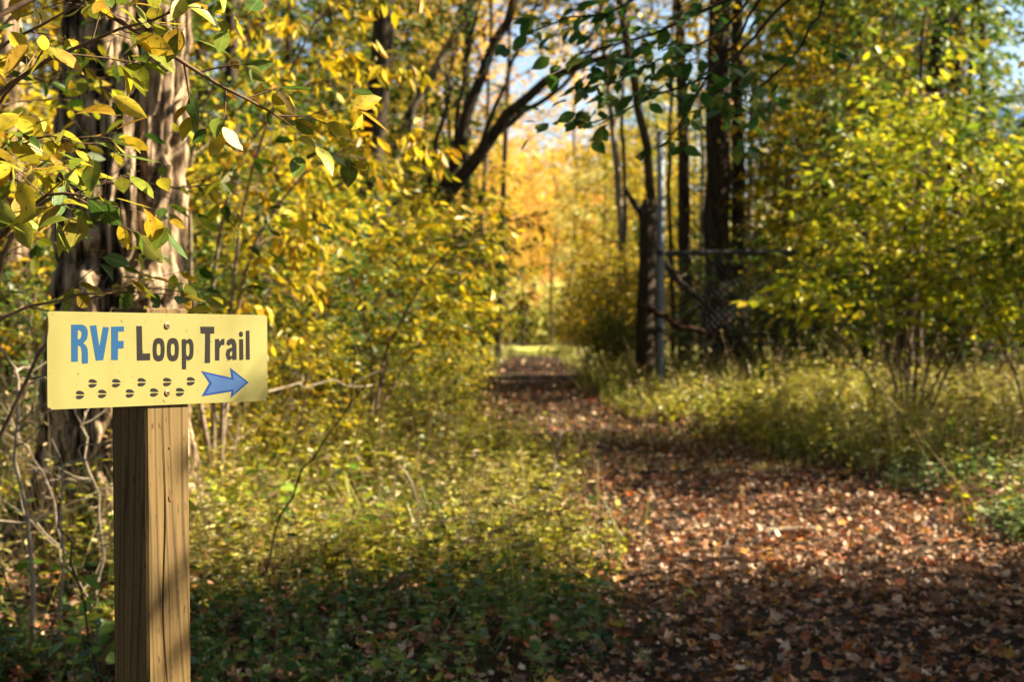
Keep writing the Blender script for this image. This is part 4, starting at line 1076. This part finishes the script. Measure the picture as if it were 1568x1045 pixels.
# unseen trees added around the view to shade the trail and block sky
for k, x, Y, sc, m, lab in [
    (1, 3.5, 5.0, .55, M_G, 'added young tree right of the view beside the nearest part of the trail'),
    (0, 3.9, 6.3, .62, M_Y, 'added young tree right of the view just past the nearest part of the trail'),
    (2, 5.0, 5.6, .85, M_YG, 'larger added young tree right of the view behind the two beside the trail'),
    (1, 4.6, 4.7, .75, M_G, 'added green young tree right of the view behind the nearest one'),
    (0, 6.0, 5.2, .95, M_G, 'added green young tree right of the view among the yellow ones'),
    (2, 7.6, 5.9, 1.1, M_G, 'taller added green young tree right of the view'),
    (1, 8.8, 5.0, 1.1, M_G, 'broad added green young tree right of the view'),
    (0, 4.7, 10.5, .5, M_G, 'small added green tree right of the view at the start of the trail bend'),
    (1, 5.4, 11.4, .72, M_G, 'added green tree right of the view at the trail bend'),
    (0, 5.1, 10.7, .85, M_G, 'tall added green tree right of the view at the trail bend'),
    (2, 6.2, 11.8, .8, M_G, 'broad added green tree right of the view past the trail bend'),
    (1, 12.0, 0.5, .9, M_G, 'added green young tree right of the viewpoint'),
    (2, 13.0, 10.0, 1.0, M_G, 'added green young tree far right of the sunny stretch of trail'),
    (0, 4.5, -2.5, 1.0, M_G, 'added green young tree behind the viewpoint at right'),
    (1, 1.0, -5.0, 1.1, M_G, 'added green young tree on the trail side behind the viewpoint'),
    (2, -2.5, -4.5, 1.1, M_G, 'added green young tree behind the viewpoint at left'),
    (0, -5.0, -1.5, 1.1, M_G, 'added green young tree left of the viewpoint'),
    (1, -4.2, 4.0, 1.0, M_G, 'added green young tree left of the close leafy shrub'),
    (2, -6.5, 2.0, 1.2, M_G, 'tall added green young tree left of the viewpoint'),
    (0, 6.2, 6.6, .95, M_Y, 'tall added young tree right of the view farthest from the trail')]:
    put(PYT, k, 0, Y, sc, m, lab, 'unseen trees added to shade the near trail and block sky', x=x)

for k, x, Y, sc, m, lab in [  # unseen tall trees, put in to cut sky light and deepen shade
    (0, -4.6, 3.2, .9, M_YG, 'added tall tree left of the view over the close leafy shrub'),
    (1, -6.0, 9.5, .9, M_Y, 'added tall tree left of the view beyond the furrowed trunk'),
    (2, -4.0, -3.5, 1.0, M_YG, 'added tall tree behind the viewpoint on the left of the trail'),
    (0, 0.4, -6.5, .95, M_Y, 'added tall tree behind the viewpoint beside the trail'),
    (1, 5.5, -5.0, .9, M_YG, 'added tall tree behind the viewpoint on the right of the trail'),
    (2, -8.5, 0.0, 1.0, M_Y, 'added tall tree deep in the wood left of the viewpoint'),
    (0, -7.5, 15.0, .95, M_YG, 'added tall tree left of the view behind the shaggy trunk'),
    (1, 15.0, 2.0, .58, M_YG, 'low broad added tree far right of the view level with the sign'),
    (2, 17.0, 7.5, .72, M_Y, 'broad added tree far right of the view level with the near trail'),
    (0, 9.0, 4.9, .55, M_YG, 'slim added tree right of the view behind the young trees'),
    (2, 10.5, 6.2, .6, M_Y, 'dense added tree right of the view shading the nearest leaves'),
    (1, 18.0, 14.0, .62, M_YG, 'broad added tree far right of the view beyond the many stemmed shrub'),
    (2, 12.0, -4.0, .9, M_Y, 'added tall tree right of the viewpoint and behind it'),
    (0, -3.0, -9.0, 1.1, M_YG, 'added tall tree farthest behind the viewpoint'),
    (1, -11.0, 6.0, 1.0, M_Y, 'added tall tree deepest in the wood at left')]:
    put(PT_, k, 0, Y, sc, m, lab, 'unseen tall trees added around the viewpoint to block sky light', x=x)

PCAN = [plant('tall_tree', '', '', (0, 0, 0), 141, [(trunk_line(141, 15, (.01, .01), 18, .05), .17, .03)], dict(TALL, n=[20, 7, 4], t0=[.50, .25, .2], L=[4.6, 1.9, .8], lift=[.01, .01, 0]), dict(step=.06, size=.40, tmpl=LEAF4, droop=.4, wid=1.4), (M_BARK, M_YG))]  # dense big-leaved crowns, added out of view to block the overhead sky
for k, x, Y, sc, m, lab in [
    (0, -4.8, 1.0, 1.0, M_YG, 'added high crowned tall tree left of the viewpoint'),
    (0, -5.2, 7.2, .98, M_Y, 'added high crowned tall tree left of the furrowed trunk'),
    (0, -6.0, 12.5, 1.0, M_YG, 'added high crowned tall tree behind the furrowed trunk and left of it'),
    (0, -2.2, -3.0, 1.0, M_Y, 'added high crowned tall tree just behind the viewpoint'),
    (0, 3.3, -2.2, 1.0, M_YG, 'added high crowned tall tree behind the viewpoint at right'),
    (0, 3.4, 3.3, 1.0, M_Y, 'added high crowned tall tree right of the view level with the sign'),
    (0, -3.9, 9.9, 1.0, M_YG, 'added high crowned tall tree just left of the furrowed trunk'),
    (0, 4.7, 6.1, 1.05, M_YG, 'added high crowned tall tree among the young trees right of the near trail'),
    (0, -3.2, 19.5, 1.0, M_Y, 'added high crowned tall tree in the thicket left of the trail bend')]:
    put(PCAN, k, 0, Y, sc, m, lab, 'unseen high crowned trees added as a sky blocking canopy', x=x)
PBARE = [plant('bare_tree', '', '', (0, 0, 0), 131, [(trunk_line(131, 9, (.05, .02), 16, .05), .085, .015)], dict(TALL, n=[22, 6, 3], t0=[.12, .25, .2], L=[2.0, 1.0, .5], flat=[.3, .3, .3]), dict(step=.16, size=.10, tmpl=LEAF6, droop=.5, keep=.5), (M_BARK, M_Y))]  # added out of view so trunks and twigs stripe the trail with shade
for k, x, Y, sc, m, lab in [
    (0, 4.6, 9.3, .75, M_Y, 'added half bare tree just right of the view by the sunny stretch of trail'),
    (0, 6.4, 10.6, .9, M_YG, 'added half bare tree right of the view behind the first one'),
    (0, 5.4, 8.0, .55, M_Y, 'smallest added half bare tree right of the view'),
    (0, 8.5, 12.2, 1.1, M_YG, 'tallest added half bare tree right of the view')]:
    put(PBARE, k, 0, Y, sc, m, lab, 'unseen half bare trees added to stripe the trail with shade', x=x)

loc = Vector((3.6, 3.7, gz(3.6, 3.7)))  # unseen sapling added as an occluder, its twigs aimed to shade post and sign
tp = loc + Vector((0, 0, 3.4))
st = [world_stem([loc + Vector((0, 0, -.1)), loc + Vector((.05, 0, 1.8)), tp, loc + Vector((0, 0, 4.3))], .03, .008, loc, seed=1)]
tw_ = [([tp + Vector((0, 0, dz)), Vector((3.6, 3.2, tp.z + dz)), Vector((3.62, ye, tp.z + dz - .04))], .008, .003) for dz, ye in ((-.1, 2.7), (.12, 2.75), (.3, 2.72), (.48, 2.95))]
st += [world_stem(p, a_, b_, loc, n=9, seed=5 + q) for q, (p, a_, b_) in enumerate(tw_)]
plant('young_tree', 'slim unseen sapling added right of the view so its twigs shade the sign post', 'tree', loc, 43, st,
      dict(n=[7, 2], t0=[.55, .2], ang=[.8, .7], flat=[.3, .3], L=[.22, .1], tap=[.3, .3], seg=[4, 3], wan=.08, lift=[0, 0], rf=.4, sides=6),
      dict(step=.05, size=.075, tmpl=LEAF6, droop=.4, keep=.85), (M_TWIG, M_G), ('trunk', 'crown'))

# small bright seedlings
for q, (px, Y, h, sc, lab) in enumerate([
    (350, 7.4, .42, 1.0, 'small bright green leafy sapling just right of the sign post'),
    (70, 5.4, .62, 1.0, 'small bright green leafy sapling among the bleached twigs at left'),
    (460, 6.9, .55, 1.0, 'low leafy sapling with a few large green leaves in the weeds left of centre'),
    (128, 5.0, .34, 1.0, 'small leafy sapling in the shade left of the sign post'),
    (1470, 10.4, .45, 1.0, 'small bright leafy sapling at the right edge of the trail')]):
    loc = gp(px, Y)
    plant('leafy_sapling', lab, 'sapling', loc, 200 + q, shrub_stems(300 + q, 3, h, .005, lean=.9, spread=.03, seg=5), dict(n=[4], t0=[.35], ang=[.9], flat=[.5], L=[h * .45], tap=[.3], seg=[3], wan=.1, lift=[0], rf=.6, sides=5),
          dict(step=.05, size=.075, tmpl=LEAF18, droop=.3, wid=1.2), (M_TWIG, M_BRIGHT), ('stems', 'foliage'))

# far wood closing the view
def far_wood(name, label, x0, x1, y0, y1, n, hmax, mat, seed, gap=None):
    rng = np.random.RandomState(seed); a = Acc()
    cx = rng.uniform(x0, x1, n // 260); cy_ = rng.uniform(y0, y1, n // 260); ch = rng.uniform(.5, 1, n // 260) * hmax
    P = []
    for x, y, h in zip(cx, cy_, ch):
        m = 260; t = rng.rand(m)
        P.append(np.stack([x + rng.normal(0, 1.4, m), y + rng.normal(0, 1.4, m), gz(x, y) + .3 + h * t ** .8], 1))
    P = np.concatenate(P); M = len(P)
    leaves(a, rng, P, rng.normal(0, 1, (M, 3)), UP[None] + rng.normal(0, .6, (M, 3)), rng.uniform(.25, .55, M), LEAF4, wid=1.4)
    o = a.obj(name, [mat], shade=False)
    return tag(o, label, 'wood', kind='stuff')
far_wood('woods', 'far yellow green wood closing the view behind the left thicket', -62, -6, 66, 120, 70000, 16, M_YG, 1)
far_wood('woods', 'far orange and yellow wood behind the bright clearing', -10, 16, 122, 150, 60000, 19, M_O, 2)
far_wood('woods', 'pale yellow green brush along the far edge of the bright clearing', -12, 16, 118, 123, 30000, 5.5, M_LIME, 4)
far_wood('woods', 'far low yellow wood behind the gate at right', 10, 75, 66, 130, 60000, 10, M_Y, 3)

# blue shed glimpsed through the leaves at the right edge
def shed():
    Y = 26; p = px2(1545, 250, Y)
    loc = gp(1620, Y); h = px2(0, 232, Y).z - loc.z
    root = thing('storage_shed', 'blue storage shed glimpsed through the leaves at the right edge', 'shed', loc)
    a = Acc(); w, d = 2.2, 2.4
    V = [(-w, -d, -.3), (w + 6, -d, -.3), (w + 6, d, -.3), (-w, d, -.3), (-w, -d, h), (w + 6, -d, h), (w + 6, d, h), (-w, d, h), (-w, 0, h + .6), (w + 6, 0, h + .6)]
    a.add(V, [[0, 1, 5, 4], [1, 2, 6, 5], [2, 3, 7, 6], [3, 0, 4, 7]]); a.add(V, [[4, 7, 8], [6, 5, 9]])
    a.obj('wall', [flat_mat('blue boards', (.03, .07, .22), .6, .3, var=.25, scale=3)], root, shade=False)
    a = Acc(); e = .35
    for s in (-1, 1):
        q = [(-w - e, s * (d + e), h - .19), (w + 6 + e, s * (d + e), h - .19), (w + 6 + e, 0, h + .64), (-w - e, 0, h + .64)]
        q2 = [(x, y, z + .09) for x, y, z in q]
        a.add(q + q2, [[0, 1, 2, 3], [4, 5, 6, 7], [0, 1, 5, 4], [1, 2, 6, 5], [3, 0, 4, 7]])
    a.obj('roof', [flat_mat('blue roof sheet', (.06, .12, .32), .4, .4, var=.2, scale=4)], root, shade=False)
shed()

# ------------------------------------------------------------------ ground cover
rng = np.random.RandomState(77)
def in_view(x, y, pad=.35): return np.abs(x) < y * .336 + pad
def scatter(n, y0, y1, power=1.0, xpad=1.7):
    n = int(n * (1 + (xpad - .4) / (.168 * (y0 + y1) + .4)))
    u = rng.rand(n) ** power; y = y0 + (y1 - y0) * u
    x = rng.uniform(-1, 1, n) * (y * .336 + xpad)
    return x, y
def pmask_plain(x, y):
    return np.clip((1.25 - np.abs(x - path_c(y)) / path_w(y)) / .35, 0, 1)
# fallen leaves
LIT = [_litter(s) for s in range(5)]
a = Acc()
x, y = scatter(125000, 4.3, 24, 1.15)
pm = path_mask(x, y); keep = rng.rand(len(x)) < (.85 + .15 * pm) * np.clip((y - 4.6) / 2.2 * .55 + .38, 0, 1) * np.clip(.35 + 1.1 * vnoise(x * 2.3 + 9, y * 5.5), 0, 1) * np.where(y > 11, .9, 1.0) * np.clip(1.4 - y / 26, .2, 1)
x, y, pm = x[keep], y[keep], pm[keep]
M = len(x)
z = ground_z(x, y) + .008 + .045 * rng.rand(M) ** 2
for s in range(5):
    sl_ = np.arange(s, M, 5)
    n_ = len(sl_)
    D = np.stack([rng.normal(0, 1, n_), rng.normal(0, 1, n_), rng.normal(0, .28, n_)], 1)
    leaves(a, rng, np.stack([x[sl_], y[sl_], z[sl_]], 1), D, UP[None] + rng.normal(0, .5, (n_, 3)), .016 + .050 * rng.rand(n_) ** 1.6, LIT[s])
x, y = scatter(9000, 24, 62, 1.0, .2)
k = (np.abs(x - path_c(y)) < path_w(y) * 1.1) & (rng.rand(len(x)) < np.clip((58 - y) / 14, 0, 1)); x, y = x[k], y[k]; M = len(x)
leaves(a, rng, np.stack([x, y, ground_z(x, y) + .02], 1), np.stack([rng.normal(0, 1, M), rng.normal(0, 1, M), rng.normal(0, .3, M)], 1), UP[None] + rng.normal(0, .3, (M, 3)), rng.uniform(.08, .16, M), LEAF4)
tag(a.obj('fallen_leaves', [M_LIT], shade=False), 'brown and rust fallen leaves strewn over the trail and forest floor', 'leaf litter', kind='stuff')

# low green ground cover: small stalks with leaves
def cover(n, y0, y1, dens, hlo, hhi, size, per, name, label, mat, tm=LEAF6, upj=.5):
    x, y = scatter(n, y0, y1)
    k = rng.rand(len(x)) < dens(x, y); x, y = x[k], y[k]; m = len(x)
    h = rng.uniform(hlo, hhi, m) * (.6 + .8 * vnoise(x * .9 + 11, y * .9))
    gz0 = ground_z(x, y)
    h = h * (1 - .65 * np.exp(-((x - 1.6) / .9) ** 2 - ((y - 16.6) / 1.6) ** 2))
    lean = rng.normal(0, .35, (m, 2))
    a = Acc(); hue = np.clip(vnoise(x * 1.6 + 31, y * 1.6 + 5) * .6 + rng.rand(m) * .5 - .05, 0, 1)
    for q in range(per):
        t = (q + 1) / per * rng.uniform(.7, 1.05, m)
        az = q * 2.4 + rng.uniform(0, 6.28, m)
        P = np.stack([x + lean[:, 0] * h * t, y + lean[:, 1] * h * t, gz0 + h * t], 1)
        D = np.stack([np.cos(az), np.sin(az), rng.uniform(-.25, .5, m)], 1)
        leaves(a, rng, P, D, UP[None] + rng.normal(0, upj, (m, 3)), size * rng.uniform(.55, 1.2, m), tm, rnd=np.clip(hue + rng.normal(0, .2, m), 0, 1), wid=1.25)
    # stalks
    V = np.stack([np.stack([x - .0022, y, gz0], 1), np.stack([x + .0022, y, gz0], 1), np.stack([x + lean[:, 0] * h + .0012, y + lean[:, 1] * h, gz0 + h], 1), np.stack([x + lean[:, 0] * h - .0012, y + lean[:, 1] * h, gz0 + h], 1)], 1)
    a.add(V.reshape(-1, 3), np.arange(m * 4).reshape(-1, 4), hue)
    return tag(a.obj(name, [mat], shade=False), label, 'ground cover', kind='stuff')
def off(x, y): return 1 - path_mask(x, y)
patch = lambda x, y, s, o: vnoise(x * s + o, y * s + o * 1.7)
LANCE = (arr([[0, 0, 0], [.25, .10, .02], [.6, .09, .0], [1, 0, -.2], [.6, -.09, .0], [.25, -.10, .02]]), [[0, 1, 2, 3], [0, 3, 4, 5]])
M_PALEG = leaf_mat('pale green low leaves', [(.05, .10, .02), (.16, .24, .06), (.32, .38, .14), (.10, .17, .03), (.46, .50, .26), (.22, .28, .08)], .35)
M_STILT = leaf_mat('straw green stilt grass', [(.02, .045, .006), (.07, .10, .008), (.12, .06, .015), (.36, .35, .02), (.62, .54, .08), (.07, .04, .014), (.72, .62, .22), (.20, .22, .015), (.36, .19, .035)], .45)
cover(4200, 4.3, 9.0, lambda x, y: off(x, y) * np.clip(2.0 * patch(x, y, 1.7, 3) - .5, 0, 1) * (x < path_c(y)), .04, .22, .046, 6, 'ground_cover', 'low green ivy like ground cover in the shade left of the trail', M_FERN)
cover(22000, 5.2, 13, lambda x, y: off(x, y) * (x < path_c(y)) * np.clip((y - 5.6) / 1.6 + .06, 0, 1) * np.clip(4.5 * patch(x, y, 1.7, 5) - 1.9, 0, 1), .06, .50, .060, 11, 'stilt_grass', 'yellow green weedy grass in the sun left of the trail', M_STILT, LANCE, .7)
cover(26000, 10, 24, lambda x, y: off(x, y) * (x > path_c(y)) * np.clip(3.4 * patch(x, y, 1.2, 15) - 1.1, 0, 1), .10, .52, .070, 9, 'stilt_grass', 'tall pale yellow weedy grass on the right bank below the gate', M_STILT, LANCE, .7)
cover(9000, 6.6, 12, lambda x, y: off(x, y) * (x > path_c(y)) * np.clip(2.2 * patch(x, y, 1.1, 23) - .5, 0, 1), .05, .22, .05, 6, 'ground_cover', 'pale green low plants among the leaves right of the trail', M_PALEG)
cover(16000, 6.5, 24, lambda x, y: off(x, y) * np.clip(1.5 * patch(x, y, .7, 9) - .2, 0, 1), .08, .36, .060, 6, 'undergrowth', 'leafy green and yellow weeds on both sides of the trail', M_YG)

M_DRY = leaf_mat('dry stalks', [(.16, .09, .035), (.30, .19, .08), (.44, .32, .15), (.52, .42, .22), (.22, .22, .04)], .25)
cover(2600, 6.2, 12, lambda x, y: off(x, y) * np.clip(2.5 * patch(x, y, 1.9, 29) - .7, 0, 1), .25, .75, .05, 4, 'dry_weeds', 'thin dry stalks standing above the weeds', M_DRY, LANCE, .8)
cover(3000, 11, 22, lambda x, y: off(x, y) * (x > path_c(y)) * np.clip(2.5 * patch(x, y, 1.4, 39) - .8, 0, 1), .35, .9, .06, 5, 'dry_weeds', 'thin dry stalks above the grass on the right bank', M_DRY, LANCE, .8)

def grass(n, y0, y1, dens, hlo, hhi, name, label, mat, wid=.16):
    x, y = scatter(n, y0, y1)
    k = rng.rand(len(x)) < dens(x, y); x, y = x[k], y[k]; m = len(x)
    # blades in tufts
    x = x + rng.normal(0, .03, m); y = y + rng.normal(0, .03, m)
    az = rng.uniform(0, 6.28, m)
    D = np.stack([np.cos(az) * .55, np.sin(az) * .55, rng.uniform(.4, 1.1, m)], 1)
    a = Acc(); hue = np.clip(vnoise(x * .8 + 3, y * .8 + 21) * .7 + rng.rand(m) * .5 - .1, 0, 1)
    h = rng.uniform(hlo, hhi, m) * (.5 + vnoise(x * .7, y * .7 + 9))
    leaves(a, rng, np.stack([x, y, ground_z(x, y) - .01], 1), D, UP[None] + rng.normal(0, .1, (m, 3)), h, BLADE, rnd=hue, wid=wid * 2.2)
    return tag(a.obj(name, [mat], shade=False), label, 'grass', kind='stuff')
def left_sun(x, y): return off(x, y) * (x < path_c(y)) * np.clip((y - 6.4) / 1.2, 0, 1)
grass(7000, 6.2, 13, lambda x, y: left_sun(x, y) * np.clip(1.7 * patch(x, y, .8, 5) - .1, 0, 1), .12, .36, 'grass', 'dry yellow green grass and stalks left of the trail', M_GRASS)
grass(9000, 10.5, 24, lambda x, y: off(x, y) * (x > path_c(y)) * np.clip(1.6 * patch(x, y, .6, 15), 0, 1), .18, .50, 'grass', 'tall pale yellow grass on the right bank below the gate', M_GRASS, .22)
grass(9000, 13.4, 24, lambda x, y: path_mask(x, y) * np.clip(2.6 * patch(x, y, 1.3, 12) - 1.0, 0, 1), .05, .16, 'grass', 'short shaded grass creeping over the trail beyond the bend', M_GRASS, .3)
grass(12000, 10.8, 13.4, lambda x, y: path_mask(x, y) * np.clip(2.4 * patch(x, y, 1.1, 2) - .6, 0, 1), .04, .13, 'grass', 'short green grass growing across the bend of the trail', M_GRASS, .3)
grass(26000, 16, 64, lambda x, y: off(x, y) * .9, .25, .55, 'grass', 'rough grass along both sides of the far trail', M_GRASS, .3)
grass(70000, 17, 62, lambda x, y: (np.abs(x - path_c(y)) > path_w(y) * (.78 + .4 * vnoise(x * 2 + 8, y * .7))) * (np.abs(x - path_c(y)) < path_w(y) + 2.2), .12, .42, 'grass', 'shaggy grass fringing both edges of the far trail', M_GRASS, .3)
grass(16000, 50, 72, lambda x, y: (np.abs(x - .9) < 3.5) * np.clip((y - 49) / 8, 0, 1), .10, .30, 'grass', 'sunlit grass where the trail runs out into the clearing', M_MEADOW, .5)
